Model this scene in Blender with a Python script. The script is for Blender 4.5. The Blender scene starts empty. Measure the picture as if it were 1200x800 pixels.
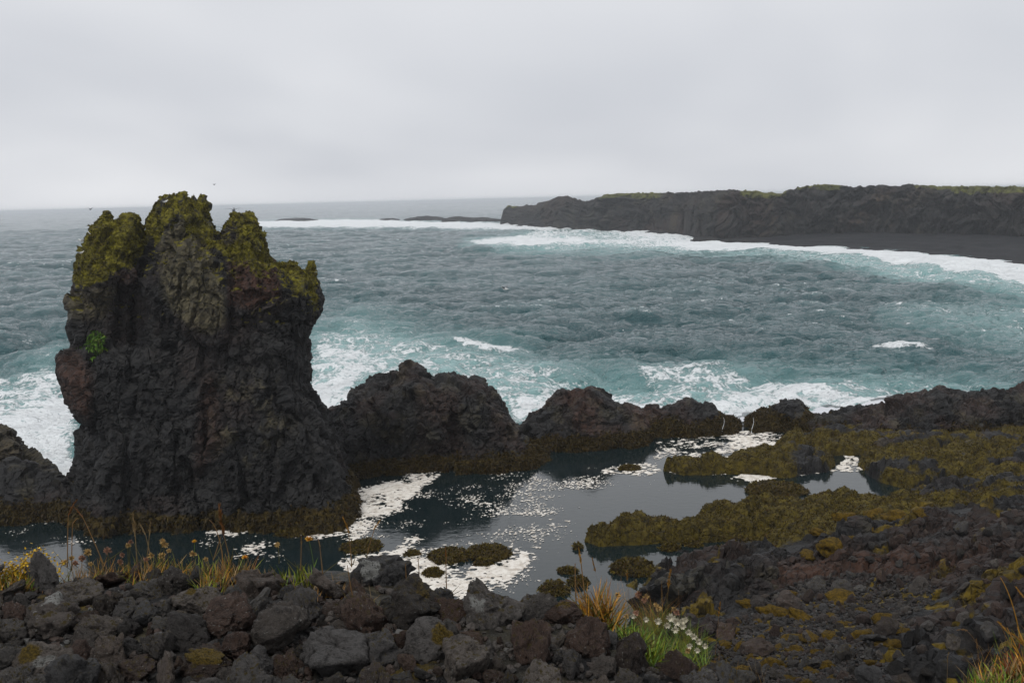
import bpy, math, random
import numpy as np
from mathutils import Matrix, Vector
from mathutils.bvhtree import BVHTree

random.seed(7)
rng = np.random.default_rng(7)
scene = bpy.context.scene
COL = scene.collection

# ------------------------------------------------------------------ camera
S = 1.75                       # metres per authoring unit for everything beyond the foreground bank
H8 = 8.0
HC = H8 * S                    # eye height over the pool, metres
FPX = 1100.0
PITCH, ROLL = math.radians(8.63), math.radians(-1.43)
CAM_R = Matrix.Rotation(math.radians(90) - PITCH, 3, 'X') @ Matrix.Rotation(ROLL, 3, 'Z')
cam = bpy.data.cameras.new('camera')
cam.lens = 36.0 * FPX / 1200.0
cam.sensor_width = 36.0
cam.clip_start, cam.clip_end = 0.05, 40000
cam_o = bpy.data.objects.new('camera', cam)
cam_o.matrix_world = Matrix.Translation((0, 0, HC)) @ CAM_R.to_4x4()
COL.objects.link(cam_o)
scene.camera = cam_o
scene.view_settings.view_transform = 'Standard'
scene.view_settings.look = 'None'
scene.view_settings.exposure = 0.0
scene.view_settings.gamma = 1.0
scene.render.resolution_x, scene.render.resolution_y = 1024, 682
scene.cycles.max_bounces = 6
scene.cycles.volume_bounces = 1
scene.cycles.use_denoising = True

# ------------------------------------------------------------------ overcast world
SUN_EL, SUN_AZ = math.radians(60), math.radians(215)     # high behind the clouds, over the viewer's left shoulder
w = bpy.data.worlds.new('World')
scene.world = w
w.use_nodes = True
nt = w.node_tree
nt.nodes.clear()
def wn(t, **kw):
    n = nt.nodes.new(t)
    for k, v in kw.items():
        if k in n.inputs: n.inputs[k].default_value = v
        else: setattr(n, k, v)
    return n
sky = wn('ShaderNodeTexSky', sky_type='NISHITA', sun_disc=False, sun_elevation=SUN_EL, sun_rotation=SUN_AZ, altitude=10.0)
bg_sky = wn('ShaderNodeBackground', Strength=0.06)
nt.links.new(sky.outputs[0], bg_sky.inputs[0])
tc = wn('ShaderNodeTexCoord')
sep = wn('ShaderNodeSeparateXYZ')
nt.links.new(tc.outputs['Generated'], sep.inputs[0])
zz = wn('ShaderNodeMath', operation='ABSOLUTE'); nt.links.new(sep.outputs[2], zz.inputs[0])
za = wn('ShaderNodeMath', operation='ADD'); za.inputs[1].default_value = 0.34; nt.links.new(zz.outputs[0], za.inputs[0])
vx = wn('ShaderNodeVectorMath', operation='DIVIDE')
nt.links.new(tc.outputs['Generated'], vx.inputs[0])
cz = wn('ShaderNodeCombineXYZ')
for i in range(3): nt.links.new(za.outputs[0], cz.inputs[i])
nt.links.new(cz.outputs[0], vx.inputs[1])
cn = wn('ShaderNodeTexNoise', Scale=0.9, Detail=3.0, Roughness=0.42, Distortion=0.3)
nt.links.new(vx.outputs[0], cn.inputs['Vector'])
cr = wn('ShaderNodeValToRGB')
cr.color_ramp.elements[0].position = 0.30; cr.color_ramp.elements[0].color = (0.535, 0.555, 0.60, 1)
cr.color_ramp.elements[1].position = 0.70; cr.color_ramp.elements[1].color = (0.755, 0.765, 0.79, 1)
nt.links.new(cn.outputs[0], cr.inputs[0])
bg_cl = wn('ShaderNodeBackground', Strength=1.12)
nt.links.new(cr.outputs[0], bg_cl.inputs[0])
mx = wn('ShaderNodeMixShader', Fac=0.96)
nt.links.new(bg_sky.outputs[0], mx.inputs[1]); nt.links.new(bg_cl.outputs[0], mx.inputs[2])
wo = wn('ShaderNodeOutputWorld')
nt.links.new(mx.outputs[0], wo.inputs[0])

sun = bpy.data.lights.new('sun', 'SUN')
sun.energy = 1.45; sun.angle = math.radians(14); sun.color = (1.0, 0.97, 0.93)
sun_o = bpy.data.objects.new('sun', sun)
sd = Vector((math.sin(SUN_AZ) * math.cos(SUN_EL), math.cos(SUN_AZ) * math.cos(SUN_EL), math.sin(SUN_EL)))
sun_o.rotation_euler = sd.to_track_quat('Z', 'Y').to_euler()
COL.objects.link(sun_o)

# ------------------------------------------------------------------ helpers: maths
RM = np.array(CAM_R)
def ray(px, py):
    d = RM @ np.array([px - 600.0, 400.0 - py, -FPX])
    return d / np.linalg.norm(d)
def P8(px, py, z):                               # pixel -> point on plane z (authoring units)
    d = ray(px, py); t = (z - H8) / d[2]
    return np.array([0, 0, H8]) + d * t
def PY(px, py, y):                               # pixel -> point on plane y (authoring units)
    d = ray(px, py); t = y / d[1]
    return np.array([0, 0, H8]) + d * t
def PM(px, py, z):                               # the same in metres
    d = ray(px, py); t = (z - HC) / d[2]
    return np.array([0, 0, HC]) + d * t
def proj(v, eye=H8):                             # points (N,3) -> pixels
    q = (v - np.array([0, 0, eye])) @ RM
    zf = np.maximum(-q[:, 2], 1e-3)
    return 600 + FPX * q[:, 0] / zf, 400 - FPX * q[:, 1] / zf
def sstep(a, b, x):
    t = np.clip((x - a) / (b - a), 0, 1)
    return t * t * (3 - 2 * t)
def poly_sd(x, y, poly):                         # signed distance, positive inside
    x = np.asarray(x, dtype=np.float64); y = np.asarray(y, dtype=np.float64)
    p = np.asarray(poly, dtype=np.float64)
    d2 = np.full(x.shape, 1e18); ins = np.zeros(x.shape, bool)
    n = len(p)
    for i in range(n):
        ax, ay = p[i]; bx, by = p[(i + 1) % n]
        ex, ey = bx - ax, by - ay
        t = np.clip(((x - ax) * ex + (y - ay) * ey) / (ex * ex + ey * ey + 1e-12), 0, 1)
        d2 = np.minimum(d2, (x - ax - t * ex) ** 2 + (y - ay - t * ey) ** 2)
        c = ((ay > y) != (by > y))
        ins ^= c & (x < ex * (y - ay) / (ey if abs(ey) > 1e-12 else 1e-12) + ax)
    d = np.sqrt(d2)
    return np.where(ins, d, -d)
def soft_poly(x, y, poly, feather):              # 0..1 mask, culled to the bounding box
    p = np.asarray(poly, dtype=np.float64); out = np.zeros(x.shape)
    m = (x > p[:, 0].min() - feather) & (x < p[:, 0].max() + feather) & (y > p[:, 1].min() - feather) & (y < p[:, 1].max() + feather)
    if m.any(): out[m] = sstep(-feather, feather, poly_sd(x[m], y[m], p))
    return out
def line_d(x, y, pts):
    p = np.asarray(pts, dtype=np.float64); d2 = np.full(np.shape(x), 1e18)
    for i in range(len(p) - 1):
        ax, ay = p[i]; ex, ey = p[i + 1] - p[i]
        t = np.clip(((x - ax) * ex + (y - ay) * ey) / (ex * ex + ey * ey + 1e-12), 0, 1)
        d2 = np.minimum(d2, (x - ax - t * ex) ** 2 + (y - ay - t * ey) ** 2)
    return np.sqrt(d2)
LAT = rng.random((64, 64, 64)).astype(np.float32) * 2 - 1
LAT3 = rng.random((64, 64, 64, 4)).astype(np.float32)
def vn(p):                                       # value noise -1..1
    p = np.asarray(p, dtype=np.float32)
    i = np.floor(p).astype(np.int32); f = p - i; f = f * f * (3 - 2 * f)
    i0 = i & 63; i1 = (i + 1) & 63
    x0, y0, z0 = i0[..., 0], i0[..., 1], i0[..., 2]; x1, y1, z1 = i1[..., 0], i1[..., 1], i1[..., 2]
    fx, fy, fz = f[..., 0], f[..., 1], f[..., 2]
    a = LAT[x0, y0, z0] * (1 - fx) + LAT[x1, y0, z0] * fx
    b = LAT[x0, y1, z0] * (1 - fx) + LAT[x1, y1, z0] * fx
    c = LAT[x0, y0, z1] * (1 - fx) + LAT[x1, y0, z1] * fx
    d = LAT[x0, y1, z1] * (1 - fx) + LAT[x1, y1, z1] * fx
    a = a * (1 - fy) + b * fy; c = c * (1 - fy) + d * fy
    return a * (1 - fz) + c * fz
ROT = np.array([[0.36, 0.48, -0.8], [-0.8, 0.6, 0.0], [0.48, 0.64, 0.6]], dtype=np.float32)
def fbm(p, octv=4, gain=0.5, ridged=False):
    p = np.asarray(p, dtype=np.float32); a = 1.0; s = 0; t = 0
    for _ in range(octv):
        n = vn(p)
        if ridged: n = 1 - 2 * np.abs(n)
        s = s + a * n; t += a; a *= gain
        p = (p @ ROT) * 2.03 + 11.7
    return s / t
def worley(p):                                   # F1, F2, random of the nearest cell
    p = np.asarray(p, dtype=np.float32)
    i = np.floor(p).astype(np.int32); f = p - i
    n = len(p); F1 = np.full(n, 9, np.float32); F2 = np.full(n, 9, np.float32); R = np.zeros(n, np.float32)
    for dx in (-1, 0, 1):
        for dy in (-1, 0, 1):
            for dz in (-1, 0, 1):
                c = LAT3[(i[:, 0] + dx) & 63, (i[:, 1] + dy) & 63, (i[:, 2] + dz) & 63]
                d = np.sqrt((c[:, 0] + dx - f[:, 0]) ** 2 + (c[:, 1] + dy - f[:, 1]) ** 2 + (c[:, 2] + dz - f[:, 2]) ** 2)
                m = d < F1
                F2 = np.where(m, F1, np.minimum(F2, d)); R = np.where(m, c[:, 3], R); F1 = np.where(m, d, F1)
    return F1, F2, R

def facets(p, sharp=.10):
    """broken-rock offset: every Voronoi cell is a randomly tilted plane, with a chip line between cells; about -1..1"""
    p = np.asarray(p, dtype=np.float32)
    i = np.floor(p).astype(np.int32); f = p - i
    n = len(p); F1 = np.full(n, 9, np.float32); F2 = np.full(n, 9, np.float32); R = np.zeros(n, np.float32); T = np.zeros(n, np.float32)
    for dx in (-1, 0, 1):
        for dy in (-1, 0, 1):
            for dz in (-1, 0, 1):
                ix, iy, iz = (i[:, 0] + dx) & 63, (i[:, 1] + dy) & 63, (i[:, 2] + dz) & 63
                c = LAT3[ix, iy, iz]
                rel = np.stack([f[:, 0] - c[:, 0] - dx, f[:, 1] - c[:, 1] - dy, f[:, 2] - c[:, 2] - dz], 1)
                d = np.sqrt((rel * rel).sum(1)); m = d < F1
                F2 = np.where(m, F1, np.minimum(F2, d))
                if m.any():
                    g = LAT3[(ix[m] + 17) & 63, (iy[m] + 5) & 63, (iz[m] + 31) & 63, :3] * 2 - 1
                    T[m] = (rel[m] * g).sum(1); R[m] = c[m, 3]
                F1 = np.where(m, d, F1)
    return (R - .5) + 1.3 * T - .45 * (1 - sstep(0, sharp, F2 - F1))
# ------------------------------------------------------------------ helpers: meshes
def mesh_np(name, v, faces, smooth=True, attr=None, uvcol=None):
    """faces: list of (F,k) int arrays"""
    if not isinstance(faces, (list, tuple)): faces = [faces]
    faces = [f for f in faces if len(f)]
    me = bpy.data.meshes.new(name)
    v = np.ascontiguousarray(v, dtype=np.float32)
    me.vertices.add(len(v)); me.vertices.foreach_set('co', v.ravel())
    nl = sum(f.size for f in faces); nf = sum(len(f) for f in faces)
    me.loops.add(nl); me.polygons.add(nf)
    me.loops.foreach_set('vertex_index', np.concatenate([f.ravel() for f in faces]).astype(np.int32))
    st, o = [], 0
    for f in faces:
        st.append(o + np.arange(len(f)) * f.shape[1]); o += f.size
    me.polygons.foreach_set('loop_start', np.concatenate(st).astype(np.int32))
    me.polygons.foreach_set('use_smooth', np.full(nf, smooth))
    if attr is not None:
        a = me.color_attributes.new('mask', 'FLOAT_COLOR', 'POINT')
        a.data.foreach_set('color', np.ascontiguousarray(attr, dtype=np.float32).ravel())
    me.update(calc_edges=True)
    return me
def link(name, me, mt=None, parent=None, label=None, cat=None, group=None, kind=None, loc=None):
    if mt is not None and not me.materials: me.materials.append(mt)
    o = bpy.data.objects.new(name, me); COL.objects.link(o)
    if parent is not None: o.parent = parent
    if loc is not None: o.location = loc
    return tag(o, label, cat, group, kind)
def tag(o, label=None, cat=None, group=None, kind=None):
    if label: o['label'] = label
    if cat: o['category'] = cat
    if group: o['group'] = group
    if kind: o['kind'] = kind
    return o
def empty(name, loc, label, cat, group=None):
    o = bpy.data.objects.new(name, None); COL.objects.link(o); o.location = loc
    o.empty_display_size = 0.1
    return tag(o, label, cat, group)
def vnormals(v, q):
    a = v[q[:, 2]] - v[q[:, 0]]; b = v[q[:, (3 if q.shape[1] == 4 else 1)]] - v[q[:, 1 if q.shape[1] == 4 else 0]]
    n = np.cross(a, b)
    if q.shape[1] == 3: n = np.cross(v[q[:, 1]] - v[q[:, 0]], v[q[:, 2]] - v[q[:, 0]])
    out = np.zeros_like(v)
    for k in range(q.shape[1]):
        for c in range(3):
            out[:, c] += np.bincount(q[:, k], n[:, c], len(v))
    return out / (np.linalg.norm(out, axis=1, keepdims=True) + 1e-9)
def surface_nets(F, org, h):
    s = F > 0
    c = np.zeros(tuple(d - 1 for d in F.shape), np.int8)
    for dx in (0, 1):
        for dy in (0, 1):
            for dz in (0, 1):
                c += s[dx:F.shape[0] - 1 + dx, dy:F.shape[1] - 1 + dy, dz:F.shape[2] - 1 + dz]
    act = (c > 0) & (c < 8)
    I = np.argwhere(act)
    idx = np.full(act.shape, -1, np.int64); idx[act] = np.arange(len(I))
    off = [(x, y, z) for x in (0, 1) for y in (0, 1) for z in (0, 1)]
    val = [F[I[:, 0] + a, I[:, 1] + b, I[:, 2] + d] for a, b, d in off]
    acc = np.zeros((len(I), 3)); cnt = np.zeros(len(I))
    for i in range(8):
        for j in range(i + 1, 8):
            if sum(abs(off[i][k] - off[j][k]) for k in range(3)) != 1: continue
            m = (val[i] > 0) != (val[j] > 0)
            t = val[i] / (val[i] - val[j] + 1e-12)
            p = np.array(off[i]) + t[:, None] * (np.array(off[j]) - np.array(off[i]))
            acc[m] += p[m]; cnt[m] += 1
    v = (acc / cnt[:, None] + I) * h + np.asarray(org)
    quads = []
    for ax in range(3):
        n = list(F.shape); n[ax] -= 1
        sl0 = [slice(None)] * 3; sl1 = [slice(None)] * 3
        sl0[ax] = slice(0, -1); sl1[ax] = slice(1, None)
        a = s[tuple(sl0)]; b = s[tuple(sl1)]
        E = np.argwhere(a != b)
        u, w_ = [k for k in range(3) if k != ax]
        E = E[(E[:, u] > 0) & (E[:, w_] > 0) & (E[:, u] < F.shape[u] - 1) & (E[:, w_] < F.shape[w_] - 1)]
        def g(du, dw):
            e = E.copy(); e[:, u] -= du; e[:, w_] -= dw
            return idx[e[:, 0], e[:, 1], e[:, 2]]
        q = np.stack([g(1, 1), g(0, 1), g(0, 0), g(1, 0)], 1)
        flip = a[E[:, 0], E[:, 1], E[:, 2]]
        if ax == 1: flip = ~flip
        q[~flip] = q[~flip][:, ::-1]
        quads.append(q)
    q = np.concatenate(quads)
    q = q[(q >= 0).all(1)]
    return v, q

# ------------------------------------------------------------------ helpers: materials
class NT:
    def __init__(s, name):
        s.m = bpy.data.materials.new(name); s.m.use_nodes = True
        s.t = s.m.node_tree; s.t.nodes.clear()
        s.out = s.t.nodes.new('ShaderNodeOutputMaterial')
    def n(s, typ, ins=None, out=0, **kw):
        nd = s.t.nodes.new('ShaderNode' + typ)
        for k, v in kw.items(): setattr(nd, k, v)
        for k, v in (ins or {}).items():
            i = nd.inputs[k]
            if hasattr(v, 'is_linked'): s.t.links.new(v, i)
            else: i.default_value = v
        return nd.outputs[out]
    def math(s, op, a, b=0.0, clamp=False): return s.n('Math', {0: a, 1: b}, operation=op, use_clamp=clamp)
    def mix(s, f, a, b): return s.n('Mix', {0: f, 6: a, 7: b}, out=2, data_type='RGBA')
    def noise(s, vec, scale, detail=4.0, rough=0.55, dist=0.0, out=0):
        return s.n('TexNoise', {'Vector': vec, 'Scale': scale, 'Detail': detail, 'Roughness': rough, 'Distortion': dist}, out=out)
    def ramp(s, f, a, b, c0=(0, 0, 0, 1), c1=(1, 1, 1, 1)):
        nd = s.t.nodes.new('ShaderNodeValToRGB'); s.t.links.new(f, nd.inputs[0])
        e = nd.color_ramp.elements
        e[0].position, e[1].position = a, b; e[0].color, e[1].color = c0, c1
        return nd.outputs[0]
    def sm(s, f, a, b):
        return s.n('MapRange', {0: f, 1: a, 2: b, 3: 0.0, 4: 1.0}, interpolation_type='SMOOTHSTEP')
    def coord(s, out='Object'):
        return s.n('TexCoord', out={'Generated': 0, 'Normal': 1, 'UV': 2, 'Object': 3}[out])
    def scale(s, vec, xyz): return s.n('VectorMath', {0: vec, 1: xyz}, operation='MULTIPLY')
    def bump(s, h, dist, strength=1.0, normal=None):
        d = {'Height': h, 'Distance': dist, 'Strength': strength}
        if normal is not None: d['Normal'] = normal
        return s.n('Bump', d)
    def mask(s):
        nd = s.t.nodes.new('ShaderNodeAttribute'); nd.attribute_name = 'mask'
        sp = s.t.nodes.new('ShaderNodeSeparateColor'); s.t.links.new(nd.outputs[0], sp.inputs[0])
        return sp.outputs[0], sp.outputs[1], sp.outputs[2], nd.outputs['Alpha']
    def bsdf(s, **kw):
        nd = s.t.nodes.new('ShaderNodeBsdfPrincipled')
        for k, v in kw.items():
            i = nd.inputs[k.replace('_', ' ')] if k.replace('_', ' ') in nd.inputs else nd.inputs[k]
            if hasattr(v, 'is_linked'): s.t.links.new(v, i)
            else: i.default_value = v
        s.t.links.new(nd.outputs[0], s.out.inputs[0])
        return s.m
def C(r, g, b): return (r, g, b, 1.0)

def rock_material(name, fine=1.0, c0=C(.0042, .0044, .0048), c1=C(.0265, .0258, .0250), rust=C(.066, .029, .017),
                  moss0=C(.028, .024, .003), moss1=C(.190, .168, .010), weed0=C(.012, .008, .0015), weed1=C(.062, .041, .004), rough=(0.42, 0.8)):
    """wet basalt; mask: R moss, G seaweed, B rust, A olive-grey lichen film"""
    s = NT(name); co = s.coord()
    r, g, b, a = s.mask()
    n1 = s.noise(co, 0.55 * fine, 6, .62); n2 = s.noise(co, 3.2 * fine, 6, .7); n3 = s.noise(co, 16 * fine, 4, .7)
    v = s.n('TexVoronoi', {'Vector': s.noise(co, 1.2 * fine, 3, .5, out=1), 'Scale': 9.0}, feature='F1')
    base = s.mix(s.sm(s.math('ADD', s.math('MULTIPLY', n1, .5), s.math('MULTIPLY', n2, .5)), .36, .66), c0, c1)
    base = s.mix(s.math('MULTIPLY', s.sm(n2, .52, .72), .35), base, C(.034, .027, .020))
    spk = s.sm(n3, .60, .74)
    base = s.mix(s.math('MULTIPLY', spk, .45), base, C(.060, .058, .058))
    base = s.mix(s.math('MULTIPLY', b, s.sm(n2, .25, .6)), base, rust)
    base = s.mix(s.math('MULTIPLY', a, s.sm(n2, .25, .7)), base, C(.135, .115, .062))
    ck = s.n('TexVoronoi', {'Vector': s.n('VectorMath', {0: co, 1: s.scale(s.noise(co, 1.4 * fine, 3, .6, out=1), (.5 / fine, .5 / fine, .5 / fine))}, operation='ADD'), 'Scale': 1.15 * fine}, feature='DISTANCE_TO_EDGE')
    ckf = s.math('MULTIPLY', s.sm(ck, .055, .0), s.sm(n2, .35, .6))
    base = s.mix(s.math('MULTIPLY', ckf, .75), base, C(.003, .003, .003))
    mm = s.sm(s.math('ADD', r, s.math('MULTIPLY', s.math('SUBTRACT', n2, .5), 1.1)), .36, .62)
    mc = s.mix(s.sm(s.noise(co, 2.2 * fine, 5, .7), .36, .64), moss0, moss1)
    mc = s.mix(s.math('MULTIPLY', s.sm(n3, .5, .72), .6), mc, C(.045, .03, .010))
    base = s.mix(mm, base, mc)
    wm = s.sm(s.math('ADD', g, s.math('MULTIPLY', s.math('SUBTRACT', n2, .5), .9)), .34, .60)
    wc = s.mix(s.sm(s.noise(co, 2.0 * fine, 5, .75), .34, .66), weed0, weed1)
    base = s.mix(wm, base, wc)
    h = s.math('SUBTRACT', s.math('ADD', s.math('MULTIPLY', n2, .6), s.math('MULTIPLY', n3, .35)), s.math('MULTIPLY', ckf, .5))
    b1 = s.bump(h, .14 / fine, 1.0)
    b2 = s.bump(s.noise(co, 45 * fine, 3, .7), .02 / fine, .7, b1)
    ro = s.n('MapRange', {0: n2, 1: .3, 2: .7, 3: rough[0], 4: rough[1]})
    ro = s.math('MAXIMUM', ro, s.math('MULTIPLY', s.math('MAXIMUM', mm, wm), .9))
    return s.bsdf(Base_Color=base, Roughness=ro, Normal=b2, Specular_IOR_Level=.3)
M_ROCK = rock_material('wet_basalt')
M_SHORE = rock_material('shore_lava', 1.3, c0=C(.0035, .0035, .004), c1=C(.0145, .0132, .0118), rust=C(.060, .026, .013), moss0=C(.026, .018, .002), moss1=C(.155, .105, .006), weed0=C(.018, .013, .0015), weed1=C(.105, .078, .007))
M_HEAD = rock_material('headland_rock', .16, c0=C(.006, .0058, .006), c1=C(.026, .0225, .020), rust=C(.050, .024, .015),
                       moss0=C(.05, .052, .010), moss1=C(.125, .13, .02), rough=(.8, .95))
def leafy(name, c0, c1, c2, sc=25, rough=.6, trans=0.0):
    s = NT(name); co = s.coord(); r, g, b, a = s.mask()
    c = s.mix(r, c0, c1); c = s.mix(g, c, c2)
    c = s.mix(s.math('MULTIPLY', s.sm(s.noise(co, sc, 2), .45, .75), .4), c, c0)
    return s.bsdf(Base_Color=c, Roughness=rough, Specular_IOR_Level=.2)
M_MOSS = leafy('moss_leaf', C(.030, .026, .003), C(.190, .168, .010), C(.10, .055, .010))
M_WEED = leafy('seaweed_frond', C(.022, .015, .002), C(.108, .080, .006), C(.070, .034, .004), rough=.6)

M_FRINGE = leafy('fringe_frond', C(.012, .008, .001), C(.062, .041, .003), C(.045, .022, .003), rough=.55)
# ------------------------------------------------------------------ haze (needs only the extents)
hz = bpy.data.materials.new('haze_air'); hz.use_nodes = True
hz.node_tree.nodes.clear()
pv = hz.node_tree.nodes.new('ShaderNodeVolumePrincipled')
pv.inputs['Color'].default_value = (.93, .95, .985, 1); pv.inputs['Density'].default_value = 1 / 2900.0
pv.inputs['Anisotropy'].default_value = 0.2
ho = hz.node_tree.nodes.new('ShaderNodeOutputMaterial')
hz.node_tree.links.new(pv.outputs[0], ho.inputs['Volume'])
X0, X1, Y0, Y1, Z0, Z1 = -7600, 7600, -60, 8400, -6.0, 17.5
hv = np.array([(x, y, z) for x in (X0, X1) for y in (Y0, Y1) for z in (Z0, Z1)], float)
hf = np.array([(0, 1, 3, 2), (4, 6, 7, 5), (0, 4, 5, 1), (2, 3, 7, 6), (0, 2, 6, 4), (1, 5, 7, 3)])
link('haze', mesh_np('haze', hv, hf, False), hz, kind='stuff')

# ------------------------------------------------------------------ rocks grown from a silhouette
def silhouette_rock(poly, yc, tmax, D=.9, h=.05, feats=(), low=.16, skirt=None, back=.85, nscale=1.0, crack=1.0, aniso=(1, 1, 1), tfun=None, seed=0, power=.55, jag=.09):
    """poly in photo pixels, thought of in the plane y=yc; returns verts (units), quads, normals"""
    w2 = np.array([PY(x, y, yc) for x, y in poly]); pw = w2[:, [0, 2]]
    x0, z0 = pw.min(0) - .45; x1, z1 = pw.max(0) + .45
    tm = tmax + 1.3
    xs = np.arange(x0, x1, h); ys = np.arange(yc - tm, yc + tm * back, h); zs = np.arange(z0, z1, h)
    X2, Z2 = np.meshgrid(xs, zs, indexing='ij')
    d = poly_sd(X2, Z2, pw) - .07 + jag * fbm(np.stack([X2.ravel() * 3.2, Z2.ravel() * 3.2, np.full(X2.size, seed * 1.7)], 1), 4).reshape(X2.shape)
    px, py = proj(np.stack([X2.ravel(), np.full(X2.size, yc), Z2.ravel()], 1)); px = px.reshape(X2.shape); py = py.reshape(X2.shape)
    tt = np.clip(d / D, 0, 1)
    T = np.where(d > 0, tmax * np.maximum(1 - (1 - tt) ** 2, 0) ** power, d * 2.5)
    if tfun is not None: T = np.where(d > 0, T * tfun(X2, Z2, px, py), T)
    rel = np.zeros_like(T)
    for kind, pts, amp, wd in feats:
        if kind == 'poly': rel += amp * soft_poly(px, py, pts, wd)
        else: rel += amp * np.exp(-(line_d(px, py, pts) / wd) ** 2)
    rel *= sstep(0, .5, d)
    if skirt is not None: rel = rel + skirt(X2, Z2, px, py) * sstep(0, .3, d)
    Y = ys[None, :, None]
    F = np.where(Y < yc, (T + rel)[:, None, :] - (yc - Y), T[:, None, :] * back - (Y - yc)).astype(np.float32)
    band = np.abs(F) < .75
    I = np.argwhere(band)
    p = np.stack([xs[I[:, 0]], ys[I[:, 1]], zs[I[:, 2]]], 1).astype(np.float32) + seed * 7.3
    edge = np.clip(d[I[:, 0], I[:, 2]] / .7, .10, 1)
    nz = low * edge * 1.6 * fbm(p * .75 * nscale, 2) + low * .75 * fbm(p * 2.0 * nscale * np.array(aniso), 3, ridged=True) * edge
    F[band] += nz.astype(np.float32)
    F[0] = F[-1] = -1; F[:, 0] = F[:, -1] = -1; F[:, :, 0] = F[:, :, -1] = -1
    v, q = surface_nets(F, (xs[0], ys[0], zs[0]), h)
    v[:, 0] += (v[:, 1] - yc) * (.5 * (pw[:, 0].min() + pw[:, 0].max()) / yc)     # the rock's own depth axis runs away from the viewer
    n = vnormals(v, q)
    pa = v * np.array(aniso) * nscale + seed * 3.1
    wv = pa + .18 * np.stack([vn(pa * 1.3), vn(pa * 1.3 + 9), vn(pa * 1.3 + 21)], 1)
    wc = wv * np.array([1.0, 1.0, .62])
    disp = crack * (.13 * facets(wc * .85, .05) + .085 * facets(wc * 2.2 + 5, .07) + .04 * facets(wv * 5.5 + 9, .12))
    disp += .035 * fbm(v * np.array([2.2, 2.2, 6.0]) * np.array(aniso), 3, ridged=True) + .018 * fbm(v * 7, 3, ridged=True) + .014 * fbm(v * 16, 2)
    v = v + n * disp[:, None] 
    n = vnormals(v, q)
    return v, q, n
def tris_of(q): return np.concatenate([q[:, [0, 1, 2]], q[:, [0, 2, 3]]])
def tufts(name, pts, nrm, mt, length, width, blades=3, spread=.8, up=.3, parent=None, droop=0.0, seed=1, nw=1.0, **kw):
    """many small pointed leaves at pts (metres): one joined mesh"""
    r = np.random.default_rng(seed)
    n = len(pts) * blades
    base = np.repeat(pts, blades, 0); nn = np.repeat(nrm, blades, 0)
    d = nn * nw + r.normal(0, spread, (n, 3)); dn = (d * nn).sum(1, keepdims=True); d = d + nn * np.where(dn < .12, .12 - dn, 0); d[:, 2] += up
    d /= np.linalg.norm(d, axis=1, keepdims=True) + 1e-9
    L = length * r.uniform(.45, 1.25, n)[:, None]
    sd_ = np.cross(d, r.normal(0, 1, (n, 3))); sd_ /= np.linalg.norm(sd_, axis=1, keepdims=True) + 1e-9
    W = width * r.uniform(.6, 1.3, n)[:, None]
    mid = base + d * L * .55 ; tip = base + d * L + np.array([0, 0, -1]) * L * droop
    base = base - nn * length * .15
    v = np.stack([base - sd_ * W * .5, base + sd_ * W * .5, mid + sd_ * W * .5, mid - sd_ * W * .5, tip], 1).reshape(-1, 3)
    k = np.arange(n)[:, None] * 5
    col = np.zeros((n, 5, 4)); col[:, :, 0] = (r.random(n) ** 1.0)[:, None]; col[:, :, 1] = ((r.random(n) < .22) * r.random(n))[:, None]; col[..., 3] = 1
    me = mesh_np(name, v, [k + np.array([[0, 1, 2, 3]]), k + np.array([[3, 2, 4]])], False, col.reshape(-1, 4))
    return link(name, me, mt, parent, kind='stuff', **kw)
def sample_surface(v, q, wt, n, seed=3):
    r = np.random.default_rng(seed)
    a = .5 * np.linalg.norm(np.cross(v[q[:, 2]] - v[q[:, 0]], v[q[:, 3]] - v[q[:, 1]]), axis=1)
    pw = a * wt[q].mean(1); pw = pw / pw.sum()
    f = r.choice(len(q), n, p=pw); u, t = r.random((2, n, 1))
    p0, p1, p2, p3 = (v[q[f, k]] for k in range(4))
    return (p0 * (1 - u) + p1 * u) * (1 - t) + (p3 * (1 - u) + p2 * u) * t, f

# ------------------------------------------------------------------ the sea
def ocean_tile(N, L, wind, V, seed, rms, cut, chop):
    r = np.random.default_rng(seed)
    k1 = 2 * np.pi * np.fft.fftfreq(N, L / N)
    kx, ky = np.meshgrid(k1, k1, indexing='ij'); k = np.hypot(kx, ky); k[0, 0] = 1e-6
    Lw = V * V / 9.81
    cosw = (kx * math.cos(wind) + ky * math.sin(wind)) / k
    Ph = np.exp(-1 / (k * Lw) ** 2) / k ** 4 * (np.abs(cosw) ** 2 + .12) * np.exp(-(k * cut) ** 2); Ph[0, 0] = 0
    Hh = (r.normal(size=(N, N)) + 1j * r.normal(size=(N, N))) * np.sqrt(Ph)
    h = np.fft.ifft2(Hh).real; sc = rms / h.std()
    dx = np.fft.ifft2(-1j * kx / k * Hh).real; dy = np.fft.ifft2(-1j * ky / k * Hh).real
    dv = np.fft.ifft2(k * Hh).real
    return L, h * sc, dx * sc * chop, dy * sc * chop, dv * sc * chop
def tile_at(t, x, y):
    L = t[0]; N = t[1].shape[0]
    u = x / L * N; v = y / L * N; i = np.floor(u).astype(int); j = np.floor(v).astype(int); fu = u - i; fv = v - j
    i0, i1, j0, j1 = i % N, (i + 1) % N, j % N, (j + 1) % N
    return [a[i0, j0] * (1 - fu) * (1 - fv) + a[i1, j0] * fu * (1 - fv) + a[i0, j1] * (1 - fu) * fv + a[i1, j1] * fu * fv for a in t[1:]]
th = np.radians(np.linspace(-35, 35, 800))
rr = [29.5]
while rr[-1] < 4300: rr.append(rr[-1] * (1.0052 if rr[-1] < 420 else 1.02))
rr = np.array(rr)
RR, TH = np.meshgrid(rr, th, indexing='ij')
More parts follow.
